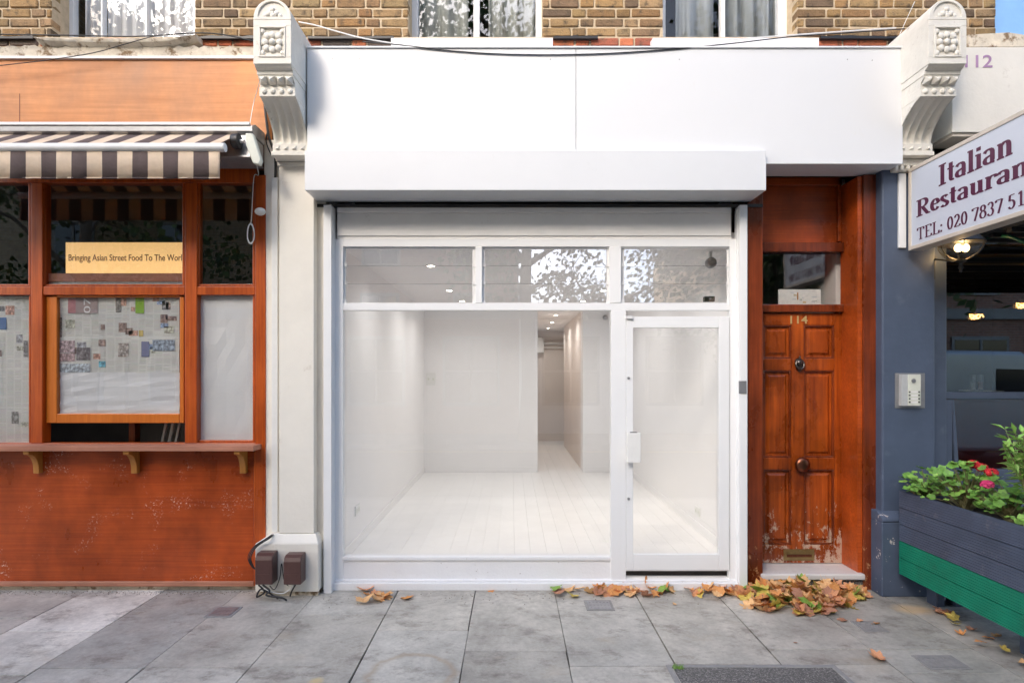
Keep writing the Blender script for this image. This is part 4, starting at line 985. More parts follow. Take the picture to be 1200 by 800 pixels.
# newspapers
def photo_mat():
    m, t, p, tc = nodes('printed_photograph'); a = t.nodes.new('ShaderNodeAttribute'); a.attribute_name = 'col'
    n = ramp(t, noise(t, mapping(t, tc, (1,1,1)), 42, 3, 0.6), [(0.34, (0.5,0.46,0.45)), (0.5, (1.0,0.97,0.96)), (0.64, (1.9,1.9,1.85))])
    t.links.new(mix(t, 1.0, n, a.outputs['Color'], 'MULTIPLY'), p.inputs['Base Color']); p.inputs['Roughness'].default_value = .8
    return m
M['print_photo'] = photo_mat()
def newspaper(p0, p1, q0, q1, Y, label, seed, imgs=5, extra=(), head=True):
    rnd = random.Random(seed); g = MB()
    x0, x1, z0, z1 = PX(p0,Y), PX(p1,Y), PZ(q1,Y), PZ(q0,Y)
    base = rnd.choice([(0.88,0.88,0.85),(0.91,0.91,0.88),(0.86,0.87,0.85)])
    nx, nz = 5, 4; vs = []
    for j in range(nz+1):
        for i in range(nx+1): vs.append((x0+(x1-x0)*i/nx, Y+rnd.uniform(0,.0016), z0+(z1-z0)*j/nz))
    g.add(vs, [(j*(nx+1)+i, j*(nx+1)+i+1, (j+1)*(nx+1)+i+1, (j+1)*(nx+1)+i) for j in range(nz) for i in range(nx)], base)
    w_, h_ = x1-x0, z1-z0
    ncol = max(2, int(w_/0.055)); cw = w_/ncol
    for c_ in range(ncol):
        z_ = z1-0.012
        while z_ > z0+.012:
            if rnd.random() < 0.88: g.box(x0+c_*cw+.005, x0+(c_+1)*cw-.005, Y-.0012, Y-.0009, z_-.0035, z_, tuple(v*rnd.uniform(.76,.86) for v in base))
            z_ -= 0.0085
    for k in range(imgs):
        iw, ih = rnd.uniform(.03,.09), rnd.uniform(.03,.075)
        a_ = rnd.uniform(x0+.004, max(x0+.005, x1-iw-.004)); b_ = rnd.uniform(z0+.004, max(z0+.005, z1-ih-.004)); b_ = min(b_, z1-ih-.002)
        if b_ < z0: ih = h_*.6; b_ = z0+.01
        c0 = rnd.choice([(0.2,0.15,0.14),(0.26,0.27,0.30),(0.15,0.15,0.16),(0.35,0.22,0.18),(0.18,0.24,0.36),(0.3,0.31,0.27)])
        g.box(a_, a_+iw, Y-.0018, Y-.0013, b_, b_+ih, tuple(v*1.6 for v in c0), 1)
        for s in range(0):
            u0, v0 = rnd.uniform(0,.6), rnd.uniform(0,.6); kk = rnd.uniform(.5,2.3); c1 = tuple(min(.7, v*kk*rnd.uniform(.93,1.07)) for v in c0)
            g.box(a_+iw*u0, a_+iw*(u0+.35), Y-.0023-s*.0003, Y-.0019-s*.0003, b_+ih*v0, b_+ih*(v0+.35), c1)
    for (e0,e1,f0,f1,c_) in extra: g.box(PX(e0,Y), PX(e1,Y), Y-.0036, Y-.0031, PZ(f1,Y), PZ(f0,Y), tuple(v*(1.5 if max(c_) < .4 else 1) for v in c_), 1 if max(c_) < .4 else 0)
    o = g.build('newspaper', [M['paper'], M['print_photo']]); tag(o, label, 'newspaper', 'newspaper sheets taped inside the timber windows'); return o
n1 = newspaper(69,117,347,367,.036,'newspaper sheet with a pink block at top left of the middle sash window',1,1,((80,89,350,367,(.55,.25,.28)),(89,115,349,367,(.42,.34,.34))))
text('headline', '07', PX(93,.031), PX(103,.031)+.05, PZ(362,.031), 0.055, .0318, M['white_paper'], n1, 0.0004, rot=PI/2)
newspaper(116,171,346,368,.037,'newspaper sheet with a bright green block, top middle of the sash window',2,2,((159,169,348,367,(.28,.50,.05)),(136,142,349,366,(.15,.14,.13))))
newspaper(170,210,346,368,.036,'newspaper sheet with dark photos, top right of the sash window',3,4)
newspaper(69,116,366,396,.039,'plain grey text newspaper sheet, second row left in the sash window',4,1,((67,73,372,395,(.12,.11,.11)),))
newspaper(115,171,366,396,.040,'newspaper sheet with small scattered photos, second row middle of the sash window',5,4,((163,168,387,394,(.7,.55,.2)),))
newspaper(170,210,367,395,.039,'newspaper sheet with brown photos, second row right of the sash window',6,4)
newspaper(68,107,395,437,.037,'newspaper sheet full of dark red photos, third row left in the sash window',7,3,((68,88,399,413,(.30,.24,.26)),(90,106,407,422,(.14,.13,.14)),(68,88,414,423,(.32,.24,.25)),(68,106,426,436,(.30,.34,.38))))
newspaper(106,154,394,437,.038,'newspaper sheet with a tall photo, third row middle of the sash window',8,3,((139,151,402,417,(.28,.26,.25)),(116,124,423,430,(.12,.3,.38))))
newspaper(153,210,395,437,.037,'newspaper sheet with a wide blue photo, third row right of the sash window',9,2,((179,205,398,411,(.20,.24,.30)),(166,175,400,418,(.22,.24,.40))))
newspaper(-36,34.5,347,388,.030,'newspaper sheet with blue block at the top of the far left window',10,5,((-5,8,372,386,(.12,.22,.45)),))
newspaper(-36,34.5,387,433,.031,'newspaper sheet with a rotated headline in the far left window',11,3,((28,33,399,418,(.15,.15,.16)),))
newspaper(-36,34.5,432,478,.030,'faint grey text newspaper sheet in the middle of the far left window',12,0)
newspaper(-36,34.5,477,519,.031,'lowest newspaper sheet with a dark heading in the far left window',13,3,((14,22,482,496,(.2,.2,.2)),))
def whitesheet(p0,p1,q0,q1,Y,label):
    g = MB(); nx, nz = 6, 9; vs = []; rnd = random.Random(p0)
    x0, x1, z0, z1 = PX(p0,Y), PX(p1,Y), PZ(q1,Y), PZ(q0,Y)
    for j in range(nz+1):
        for i in range(nx+1): vs.append((x0+(x1-x0)*i/nx, Y+rnd.uniform(0,.009), z0+(z1-z0)*j/nz))
    g.add(vs, [(j*(nx+1)+i, j*(nx+1)+i+1, (j+1)*(nx+1)+i+1, (j+1)*(nx+1)+i) for j in range(nz) for i in range(nx)])
    o = g.build('paper_sheet', M['white_paper']); o.modifiers.new('s','SOLIDIFY').thickness = .0006; return tag(o, label, 'paper sheet')
whitesheet(67,210,436,486,.034,'crumpled blank white paper across the bottom of the sash window')
whitesheet(231.5,297.5,346,518,.032,'tall crumpled blank white paper filling the narrow right window')

# awning
aw = thing('awning', 'brown and cream striped retracted awning over the orange shopfront', 'awning', (-3.0, -0.2, 3.3))
AY = -0.28; FBY = -0.52
g = MB(); xA, xB = PX(-90,AY), PX(303,AY)
g.prism([(AY, PZ(147.5,AY)), (AY, PZ(154,AY)), (AY+.03, PZ(157,AY)), (-0.062, PZ(157,AY)), (-0.062, PZ(142,AY)), (AY+.05, PZ(143,AY))], xA, PX(296,AY), 'X')
g.build('hood', M['grey_metal'], aw, bevel=0.004)
g = MB(); g.box(xA, PX(293,AY), AY-.01, AY+.01, PZ(147,AY), PZ(143.5,AY)); g.build('hood_trim', M['white'], aw, bevel=0.003)
g = MB(); n = 60; xe = PX(258,FBY)
r0 = (AY+.03, PZ(156,AY)); r1 = (FBY, PZ(168,FBY))
g.add([(xA,r0[0],r0[1]),(xe,r0[0],r0[1]),(xe,r1[0],r1[1]),(xA,r1[0],r1[1])], [(0,1,2,3)])
fb = g.build('canopy_fabric', M['stripe'], aw); fb.modifiers.new('s','SOLIDIFY').thickness = .002
g = MB(); g.lathe([(0.001,0),(0.026,0.004),(0.03,0.012),(0.03,PX(264,FBY)-xA)], (xA, FBY, PZ(173,FBY)), 'X', 20)
g2 = g; g.build('front_bar', M['alu'], aw, smooth=40)
g = MB(); n = 110; vs = []; VY = FBY-.008
for i in range(n+1):
    x_ = xA+(PX(257.5,VY)-xA)*i/n; wv = .006*math.sin(x_*17)+.004*math.sin(x_*41+1)
    vs += [(x_, VY, PZ(178,VY)+.02), (x_, VY+wv*.5, PZ(190,VY)), (x_, VY+wv, PZ(209.5,VY)+.002*math.sin(x_*30))]
g.add(vs, [f for i in range(n) for f in ((3*i,3*i+3,3*i+4,3*i+1),(3*i+1,3*i+4,3*i+5,3*i+2))])
vo = g.build('valance', M['stripe'], aw, smooth=60); vo.modifiers.new('s','SOLIDIFY').thickness = .002
g = MB(); g.box(xA, xe, VY-.003, VY+.004, PZ(209,VY), PZ(207.8,VY)) ; g.build('valance_hem', M['stripe'], aw)
g = MB(); g.prism([(-0.3,PZ(190,-.2)),(-0.062,PZ(190,-.2)),(-0.062,PZ(157.5,AY)),(-0.27,PZ(157.5,AY))], PX(262,-.2), PX(300,-.2), 'X')
g.prism([(-0.062,PZ(196,-.1)),(-0.16,PZ(190,-.15)),(-0.16,PZ(186,-.15)),(-.062,PZ(186,-.15))], xA, PX(300,-.2), 'X')
g.build('end_bracket', M['grey_metal'], aw, bevel=0.004)
g = MB(); g.lathe([(0.05,0),(0.055,.006),(0.055,.05),(0.03,.055)], (PX(272,-.34), -.33, PZ(165,-.34)), 'X', 18); g.build('roller_coil', M['black_plastic'], aw, smooth=40)
g = MB(); g.lathe([(0.014,0),(0.014,.03)], (PX(272,-.34)+.055, -.33, PZ(165,-.34)), 'X', 10); g.build('spindle', M['steel'], aw)
# electrical box hanging beside awning
t = thing('junction_box', 'yellowed white electrical box hanging tilted at the awning end', 'electrical box', (PX(296,-.36), -.36, PZ(176,-.36)))
g = MB(); Yb = -.36
q = [(287,156),(296,156),(305.5,187),(303,193),(296,191),(288,170)]
g.prism([(PX(a_,Yb), PZ(b_,Yb)) for a_, b_ in q], Yb, Yb+.05, 'Y'); g.build('housing', M['old_plastic'], t, bevel=0.008, seg=3)
def cable(name, label, pts, r, mat, cat='cable', sub=6, group=None):
    P_ = [Vector(p) for p in pts]; out = []
    for i in range(len(P_)-1):
        p0 = P_[max(i-1,0)]; p1 = P_[i]; p2 = P_[i+1]; p3 = P_[min(i+2,len(P_)-1)]
        for k in range(sub):
            t = k/sub; out.append(0.5*((2*p1)+(-p0+p2)*t+(2*p0-5*p1+4*p2-p3)*t*t+(-p0+3*p1-3*p2+p3)*t**3))
    out.append(P_[-1]); g = MB(); g.tube(out, r, 8); return tag(g.build(name, mat, smooth=60), label, cat, group)
def pp(px, py, Y): return (PX(px,Y), Y, PZ(py,Y))
cable('cable', 'white cord dangling from the tilted box down to the coiled lead', [pp(300,190,-.34), pp(303,205,-.06), pp(298,206,-.045), pp(296,230,-.045), pp(295,252,-.045), pp(294,262,-.045)], .0032, M['white_plastic'])
cl = []
for i in range(40):
    a_ = i/40*2*PI*3; cl.append((PX(294,-.05)+.026*math.sin(a_)*(1-.1*math.cos(a_)), -.05-.006*(i/40)-.003*math.cos(a_*2), PZ(274,-.05)+.075*math.cos(a_)+.006*math.sin(i*1.7)))
cable('cable_coil', 'coiled white cable hanging on the orange corner post', cl, .0035, M['white_plastic'], 'cable', 3)
t = thing('alarm_dome', 'white rounded sensor on the orange corner post', 'sensor', pp(305,248,-.05))
g = MB(); g.ball(pp(305,248,-.075), .042, (1,.75,.72), 16); g.build('dome', M['white_plastic'], t, smooth=60)
g = MB(); g.lathe([(0.012,0),(0.012,.04)], pp(303,248,-.06), 'Y', 10); g.build('mount', M['white_plastic'], t)
cable('cable', 'thin white cord slanting across the right end of the orange fascia', [pp(305,92,-.45), pp(302,104,-.2), pp(297,122,-.1), pp(293,144,-.27)], .0028, M['white_plastic'])
cable('cable', 'thick black cable running down from the left bracket into white trunking', [pp(310,120,-.12), pp(312,140,-.12), pp(315,160,-.11), pp(321,178,-.08), pp(323,192,-.045), pp(322.5,210,-.045)], .010, M['black_plastic'])
cable('cable', 'twisted thin black cable behind the left bracket edge', [pp(309,92,-.09), pp(312,110,-.1), pp(310,128,-.1), pp(314,148,-.12), pp(312,166,-.1), pp(318,182,-.05)], .005, M['black_plastic'])
g = MB(); g.box(PX(318.2,-.06), PX(325.2,-.06), -0.06, -0.0205, PZ(623,-.06), PZ(208,-.06)); tag(g.build('cable_trunking', M['white_plastic'], bevel=.003), 'long white plastic trunking up the left pilaster', 'trunking')
def meter(px0, px1, py0, py1, label):
    t = thing('meter_box', label, 'meter box', (PX((px0+px1)/2,-.2), -.2, PZ(py1,-.25)), 'brown plastic meter boxes on the left pilaster')
    Y = -.26; x0, x1, z0, z1 = PX(px0,Y), PX(px1,Y), PZ(py1,Y), PZ(py0,Y)
    g = MB(); g.prism([(BY0-.001,z0),(Y,z0),(Y,z1-.045),(Y+.012,z1-.018),(Y+.04,z1-.002),(BY0-.001,z1)], x0, x1, 'X'); g.build('cover', M['brown_plastic'], t, bevel=.008, seg=3)
    g = MB(); g.box(x0+.015, x1-.02, Y-.002, Y, z0+.05, z0+.08); g.build('latch', M['brown_plastic'], t)
meter(298.5, 319, 649, 685, 'left brown meter box with cables beneath it on the pilaster foot')
meter(332, 352.5, 651, 685, 'right brown meter box nearest the white shutter guide')
for k in range(3):
    o = [(-0.0),(1.8),(3.4)][k]
    cable('cable', ('thick','middle','thin')[k]+' black cable looping from the trunking down beside the left meter box', [pp(322-o*.3,624,-.05), pp(316-o,630,-.17), pp(301-o,640,-.18), pp(294-o,652,-.19), pp(296-o*.6,662,-.19), pp(300-o*.2,667,-.18)], .005-.001*k, M['black_plastic'], group=None)
cable('cable', 'black loop of cable hanging between the two meter boxes', [pp(316,686,-.2), pp(322,690,-.2), pp(328,676,-.16), pp(330,660,-.16), pp(333,680,-.18), pp(338,686,-.2)], .003, M['black_plastic'])
cable('cable', 'pale cable sagging under the two meter boxes', [pp(306,685,-.2), pp(315,692,-.22), pp(330,695,-.22), pp(340,690,-.2), pp(344,685,-.2)], .004, M['white_plastic'])
cable('cable', 'black cable end drooping to the paving under the right meter box', [pp(346,685,-.2), pp(342,692,-.2), pp(340,698,-.19)], .006, M['black_plastic'])
cable('cable', 'stiff black cable end pointing away under the left meter box', [pp(308,685,-.2), pp(316,692,-.25), pp(312,697,-.27), pp(330,700,-.27), pp(336,703,-.26)], .007, M['black_plastic'])
cable('cable', 'tangled black cables spilling to the ground under the left meter box', [pp(303,685,-.2), pp(310,693,-.22), pp(301,699,-.23), pp(306,690,-.24), pp(320,697,-.24), pp(326,701,-.25)], .0065, M['black_plastic'])
# overhead cables along the facade
cable('cable', 'long dark cable sagging across the top of the white fascia', [pp(425,49,-.20), pp(470,53,-.256), pp(530,60,-.257), pp(600,64,-.257), pp(680,64,-.257), pp(760,60,-.257), pp(850,52,-.257), pp(930,43,-.26), pp(990,39,-.24), pp(1060,34,-.2)], .0042, M['black_plastic'])
cable('cable', 'white cable running from the left bracket towards the middle window', [pp(350,26,-.1), pp(370,30,-.12), pp(398,38,-.15), pp(425,45,-.18), pp(460,51,-.2)], .005, M['white_plastic'])
cable('cable', 'white cable rising to the right bracket below the right window', [pp(850,47,-.10), pp(920,42,-.12), pp(990,37,-.13), pp(1050,33,-.12)], .005, M['white_plastic'])
cable('cable', 'thin pale wire hanging from the top beside the right bracket', [pp(1072,2,-.02), pp(1066,15,-.03), pp(1060,28,-.04), pp(1052,46,-.06)], .0022, M['white_plastic'])
cable('cable', 'dark cable sagging over the orange fascia up to the left window sill', [pp(-60,83,-.14), pp(0,77,-.14), pp(60,70,-.14), pp(110,62,-.14), pp(150,51,-.14), pp(185,42,-.12), pp(228,39,-.1)], .0035, M['black_plastic'])
cable('cable', 'dark cable resting along the crumbling left window sill', [pp(-40,40,-.1), pp(40,41,-.1), pp(100,42,-.1), pp(160,43,-.1), pp(228,39,-.1), pp(262,41,-.09), pp(300,49,-.07)], .0045, M['black_plastic'])

# ------------------------------------------------------------------ restaurant (number 112)
rs = thing('restaurant_front', 'dark restaurant front with slate blue window frames and cream fascia numbered 112', 'restaurant front', (4.2, 0.1, 0))
g = MB(); g.box(PX(1116,-.25), 7.5, -0.25, BY-.001, PZ(155,-.25), PZ(55.5,-.25)); fb = g.build('fascia', M['cream'], rs, bevel=.004)
g = MB(); g.box(PX(1118,-.25), 7.5, -0.235, BY-.002, PZ(159,-.25), PZ(155.1,-.25)); g.build('fascia_underside_trim', M['sign_rim'], rs)
text('numerals', '112', PX(1131,-.252), PX(1163,-.252), PZ(79,-.252), .094, -.2525, M['lilac'], fb, .001, offset=.01)
g = MB(); g.box(3.27, 7.5, 0.0, 0.05, 3.0, 3.45); g.build('soffit_board', M['cream'], rs)
g = MB()
GX = PX(1109,.03)
g.box(3.401, GX, 0.03, 0.09, 0.85, 3.0); g.box(GX, 7.4, 0.03, 0.09, PZ(467,.03), PZ(459,.03))
g.box(GX, 7.4, 0.03, 0.09, 2.9, 3.0); g.box(GX, 7.4, 0.03, 0.09, 0.85, 0.93); g.box(GX+.0, GX+.05, 0.035, 0.085, 0.93, PZ(468,.03)); g.box(4.6, 4.68, 0.031, 0.089, 0.93, 2.9)
g.prism([(GX+.075, 0.93), (GX+.11, 0.93), (GX+.07, PZ(468,.03)), (GX+.052, PZ(468,.03))], .04, .08, 'Y')
g.build('window_frame', M['blue'], rs, bevel=.004)
g = MB(); g.box(GX, 4.6, 0.055, 0.061, PZ(459,.03), 2.9); g.build('upper_pane', M['rest_glass'], rs)
g = MB(); g.box(4.68, 7.4, 0.055, 0.061, PZ(459,.03), 2.9); g.build('upper_pane', M['rest_glass'], rs)
g = MB(); g.box(GX+.05, 4.6, 0.055, 0.061, 0.93, PZ(467,.03)); g.build('lower_pane', M['rest_glass'], rs)
g = MB(); g.box(4.68, 7.4, 0.055, 0.061, 0.93, PZ(467,.03)); g.build('lower_pane', M['rest_glass'], rs)
g = MB(); g.box(3.40, 7.4, 0.02, 0.09, 0.0, 0.85); g.build('lower_wall', M['blue'], rs)
g = MB(); g.box(3.27, 7.5, -0.2, 0.0, 2.92, 2.96)
for k in range(9): g.box(3.42, 7.4, 0.2+k*.45, 0.3+k*.45, 2.84, 2.9)
g.box(3.47, 7.4, -1.35, -0.005, 2.70, 2.72); g.box(3.47, 7.4, -1.37, -1.35, 2.52, 2.72)
for k in range(8): g.box(3.48, 7.39, -1.3+k*.16, -1.26+k*.16, 2.67, 2.6995)
g.build('dark_canopy', M['dark_slat'], rs)
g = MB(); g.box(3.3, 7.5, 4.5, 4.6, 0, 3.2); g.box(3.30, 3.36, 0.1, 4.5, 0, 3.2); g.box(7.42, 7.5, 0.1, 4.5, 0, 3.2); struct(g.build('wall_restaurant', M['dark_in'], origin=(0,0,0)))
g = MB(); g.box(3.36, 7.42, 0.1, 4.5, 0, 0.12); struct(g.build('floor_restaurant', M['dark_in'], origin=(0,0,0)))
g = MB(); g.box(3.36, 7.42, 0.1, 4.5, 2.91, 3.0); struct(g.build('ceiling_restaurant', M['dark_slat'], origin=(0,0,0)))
arm_ = cable('awning_arm', 'x', [pp(1148,280,-.1), pp(1165,277,-.25), pp(1182,277,-.4), pp(1200,284,-.5), pp(1225,296,-.6)], .012, M['green_rod'], 'x')
arm_.location -= rs.location; arm_.parent = rs; del arm_['label'], arm_['category']
t = thing('banquette', 'dark red upholstered bench inside the restaurant window', 'bench', (4.9, 1.6, .12))
g = MB(); g.box(3.6, 6.4, 1.5, 1.6, 0.5, 1.42); g.build('backrest', M['seat_red'], t, bevel=.03, seg=3)
g = MB(); g.box(3.6, 6.4, 1.0, 1.5, 0.12, 0.52); g.build('seat', M['seat_red'], t, bevel=.03, seg=3)
g = MB(); zs_ = PZ(459.5,.2); g.box(3.7, 4.59, 0.0925, 0.36, zs_-.03, zs_); shf = tag(g.build('window_ledge', M['dark_slat'], bevel=.004), 'dark ledge inside the restaurant window carrying the glasses', 'ledge')
t = thing('tray', 'round white plate on the ledge inside the restaurant window', 'plate', (PX(1150,.22), .22, zs_))
g = MB(); g.lathe([(0.06,0),(0.14,.008),(0.15,.012),(0.14,.013),(0.05,.006)], (PX(1152,.22), .24, zs_), 'Z', 28); g.build('dish', M['white_plastic'], t, smooth=40)
M['tumbler'] = glass('tumbler_glass', 3.0, (.85,.87,.87), .02, .12)
for px, l in ((1140,'slim clear glass standing left on the white plate'), (1149,'slim clear glass with amber drink standing right on the white plate')):
    t = thing('drinking_glass', l, 'glass', (PX(px,.24), .24, zs_+.013), 'glasses on the restaurant ledge')
    g = MB(); g.lathe([(0.018,0),(0.02,.01),(0.022,.13),(0.0205,.13),(0.018,.012)], (PX(px,.24), .24, zs_+.0135), 'Z', 18); g.build('tumbler', M['tumbler'], t, smooth=40)
    g = MB(); g.lathe([(0.0165,.013),(0.018,.07)], (PX(px,.24), .24, zs_+.0135), 'Z', 16); g.build('candle', M['lens'] if px == 1140 else M['wood_bracket'], t)
for px, py, Yp, l in ((1143,371,2.2,'glowing orange pendant bulb deep inside the restaurant, left one'), (1198,358,2.0,'glowing orange pendant bulb deep inside the restaurant, at the right edge')):
    c = pp(px, py, Yp); t = thing('pendant_lamp', l, 'pendant lamp', c, 'pendant bulbs inside the restaurant')
    pts = [(c[0]+.05*math.sin(i*.9)+(i-8)*.004, c[1]+.02*math.cos(i), c[2]+.028*math.cos(i*1.3)) for i in range(17)]
    g = MB(); g.tube(pts, .006, 6); g.build('filament', M['filament'], t, smooth=60)
    g = MB(); g.tube([(c[0],c[1],c[2]+.06),(c[0],c[1],2.91)], .004, 6); g.lathe([(.02,.05),(.02,.1)], c, 'Z', 10); g.build('flex', M['black_plastic'], t)
    g = MB(); g.ball(c, .085, (1,1,1), 16); g.build('bulb', M['tumbler'], t, smooth=60)
# wall lamp
LXc, LYc = PX(1126,-.2), -.2; LZ = PZ(285,-.2)
t = thing('wall_lamp', 'lit globe wall lamp hanging beneath the restaurant sign', 'wall lamp', (LXc, LYc, LZ))
g = MB(); n = 12
prof = [(0.148*math.cos(PI/2*i/n), -0.125*math.sin(PI/2*i/n)) for i in range(n+1)]; prof[-1] = (0.004, -0.125)
vs_ = MB(); vs_.lathe(prof, (LXc,LYc,LZ), 'Z', 28); o = vs_.build('glass_bowl', M['bowl_glass'], t, smooth=60)
g = MB(); g.lathe([(0.15,-.006),(0.153,0),(0.15,.006),(0.11,.05),(0.05,.08),(0.01,.085)], (LXc,LYc,LZ), 'Z', 28); g.build('cap', M['dark_slat'], t, smooth=40)
g = MB()
for i in range(6):
    a_ = i*PI/3; g.tube([(LXc+.15*math.cos(a_)*math.cos(PI/2*k/6), LYc+.15*math.sin(a_)*math.cos(PI/2*k/6), LZ-.128*math.sin(PI/2*k/6)) for k in range(7)], .003, 5)
g.lathe([(0.03,-.12),(0.035,-.135),(0.012,-.15),(0.012,-.17),(0.02,-.18),(0.008,-.2),(0.012,-.212),(0.002,-.222)], (LXc,LYc,LZ), 'Z', 14); g.build('cage_and_finial', M['dark_slat'], t, smooth=40)
g = MB(); g.ball((LXc-.02,LYc,LZ-.035), .026, (1,1,1.2), 12); g.ball((LXc+.035,LYc,LZ-.035), .026, (1,1,1.2), 12); g.build('bulb', M['bulb'], t, smooth=60)
g = MB(); g.tube([(LXc,LYc,LZ+.05),(LXc,LYc,LZ+.12),(LXc,-.0,LZ+.16)], .012, 8); g.tube([(LXc-.1,-.02,LZ-.13),(LXc-.12,-.1,LZ-.1),(LXc-.06,LYc+.05,LZ-.12),(LXc,LYc,LZ-.14)], .007, 6); g.box(LXc-.13, LXc-.07, -.03, -.0, LZ-.24, LZ-.06)
g.build('wall_arm', M['dark_slat'], t, smooth=40)
pt = bpy.data.lights.new('wall_lamp_light', 'POINT'); pt.energy = 1.8; pt.color = (1,.68,.36); pt.shadow_soft_size = .03
po = bpy.data.objects.new('wall_lamp_light', pt); C.objects.link(po); po.parent = t; po.location = (0,0,-.05)

# ------------------------------------------------------------------ projecting restaurant sign with serif lettering
def stroke(mb, pts, place, thick=.17, thin=.06, zoff=0):
    n = len(pts); L_, R_ = [], []
    for i, (x, y) in enumerate(pts):
        a = pts[max(i-1,0)]; b = pts[min(i+1,n-1)]; tx, ty = b[0]-a[0], b[1]-a[1]; l = math.hypot(tx,ty) or 1; tx, ty = tx/l, ty/l
        wd = (thin + (thick-thin)*abs(ty)**1.3)/2
        L_.append((x-ty*wd, y+tx*wd)); R_.append((x+ty*wd, y-tx*wd))
    vs = [place(*p, zoff) for p in L_]+[place(*p, zoff) for p in R_]
    mb.add(vs, [(i, i+1, n+i+1, n+i) for i in range(n-1)])
def glyph(ch):
    S = []; H = 1.0; x_ = 0.68
    ser = lambda cx, y, w=.34: S.append([(cx-w/2, y), (cx+w/2, y)])
    V = lambda cx, a, b: S.append([(cx, a), (cx, b)])
    if ch == 'I': V(.2,0,1); ser(.2,.025,.38); ser(.2,.975,.38); adv = .44
    elif ch == 'l': V(.17,0,1); ser(.17,.025,.32); S.append([(.02,.97),(.18,.97)]); adv = .35
    elif ch == 'i': V(.17,0,.66); ser(.17,.025,.32); S.append([(.02,.64),(.18,.64)]); S.append([(.17,.80),(.17,.97)]); adv = .35
    elif ch == 't': S.append([(.19,.9),(.19,.16)]+arc(.30,.16,.11,.11,180,300,5)); S.append([(.02,.64),(.36,.64)]); adv = .40
    elif ch == 'a': S.append(arc(.24,.50,.17,.15,165,0,6)+[(.41,.12)]+arc(.48,.10,.07,.07,180,290,3)); S.append([(.41,.38)]+arc(.25,.19,.17,.15,95,330,9)); adv = .57
    elif ch == 'n': V(.17,0,.66); ser(.17,.025,.3); S.append([(.03,.64),(.18,.64)]); S.append([(.17,.52)]+arc(.36,.48,.14,.17,120,0,6)+[(.50,0)]); ser(.50,.025,.28); adv = .68
    elif ch == 'u': S.append([(.03,.64),(.17,.64)]); S.append([(.17,.66),(.17,.2)]+arc(.31,.2,.14,.17,180,290,6)+[(.48,.12)]); V(.50,0,.66); S.append([(.36,.64),(.50,.64)]); S.append([(.50,.025),(.64,.025)]); adv = .68
    elif ch == 'r': V(.17,0,.66); ser(.17,.025,.32); S.append([(.03,.64),(.18,.64)]); S.append([(.17,.46)]+arc(.36,.5,.16,.14,150,30,6)+[(.5,.5)]); adv = .52
    elif ch == 'e': S.append([(.1,.38),(.42,.38)]); S.append([(.42,.40)]+arc(.26,.34,.18,.31,12,325,16)); adv = .53
    elif ch == 's': S.append(arc(.22,.49,.14,.15,25,180,6)+arc(.22,.18,.16,.15,60,-150,9)); S[-1] = arc(.22,.50,.13,.14,20,190,7)+[(.14,.42),(.30,.27)]+arc(.22,.17,.15,.14,30,-160,8); adv = .46
    elif ch == 'R': V(.2,0,1); ser(.2,.025,.36); S.append([(.03,.975),(.40,.975)]+arc(.40,.745,.22,.23,90,-90,10)+[(.2,.515)]); S.append([(.38,.5),(.66,.03)]); S.append([(.6,.025),(.82,.025)]); adv = .82
    elif ch == 'T': V(.35,0,1); ser(.35,.025,.32); S.append([(.04,.972),(.66,.972)]); S.append([(.06,.97),(.06,.78)]); S.append([(.64,.97),(.64,.78)]); adv = .72
    elif ch == 'E': V(.18,0,1); S.append([(.03,.975),(.6,.975)]); S.append([(.03,.025),(.62,.025)]); S.append([(.18,.5),(.45,.5)]); S.append([(.6,.97),(.6,.8)]); S.append([(.62,.03),(.62,.22)]); adv = .70
    elif ch == 'L': V(.18,0,1); ser(.18,.975,.34); S.append([(.03,.025),(.6,.025)]); S.append([(.6,.03),(.6,.25)]); adv = .66
    elif ch == ':': S.append([(.14,.03),(.14,.18)]); S.append([(.14,.48),(.14,.63)]); adv = .32
    elif ch == '0': S.append(arc(.27,.5,.18,.46,90,450,24)); adv = .56
    elif ch == '1': V(.28,0,1); ser(.28,.025,.34); S.append([(.12,.84),(.28,.95)]); adv = .54
    elif ch == '2': S.append(arc(.26,.70,.17,.26,165,-20,10)+[(.08,.06)]); S.append([(.05,.06),(.48,.06)]); S.append([(.48,.06),(.5,.2)]); adv = .56
    elif ch == '3': S.append(arc(.24,.74,.16,.22,160,-80,10)); S.append(arc(.24,.28,.19,.25,85,-160,12)); adv = .56
    elif ch == '5': S.append([(.44,.95),(.16,.95)]); S.append([(.15,.95),(.12,.55)]); S.append(arc(.24,.31,.19,.28,120,-150,12)); adv = .56
    elif ch == '7': S.append([(.06,.93),(.48,.93)]); S.append([(.48,.93),(.22,0)]); S.append([(.06,.93),(.06,.78)]); adv = .54
    elif ch == '8': S.append(arc(.27,.75,.15,.2,90,450,18)); S.append(arc(.27,.28,.19,.25,90,450,18)); adv = .56
    elif ch == '9': S.append(arc(.26,.68,.17,.27,90,450,18)); S.append([(.43,.65)]+arc(.2,.42,.23,.4,10,-80,8)); adv = .56
    else: adv = .3
    return S, adv
def serif(mb, body, u0, u1, v0, h, place, thick, thin):
    tot = sum(glyph(c)[1] for c in body); k = (u1-u0)/tot; u = u0; zo = 0
    for c in body:
        S, adv = glyph(c)
        for s in S:
            stroke(mb, s, lambda x, y, z, u=u: place(u+x*k, v0+y*h, z), thick, thin, zo); zo = (zo+1) % 5
        u += adv*k
sg = thing('hanging_sign', 'projecting white box sign for an Italian restaurant with purple lettering', 'sign', (3.05, -0.8, 2.6))
SX = 3.0; yF = -0.15; yN = -1.40; zB_, zT = 2.609, 3.225
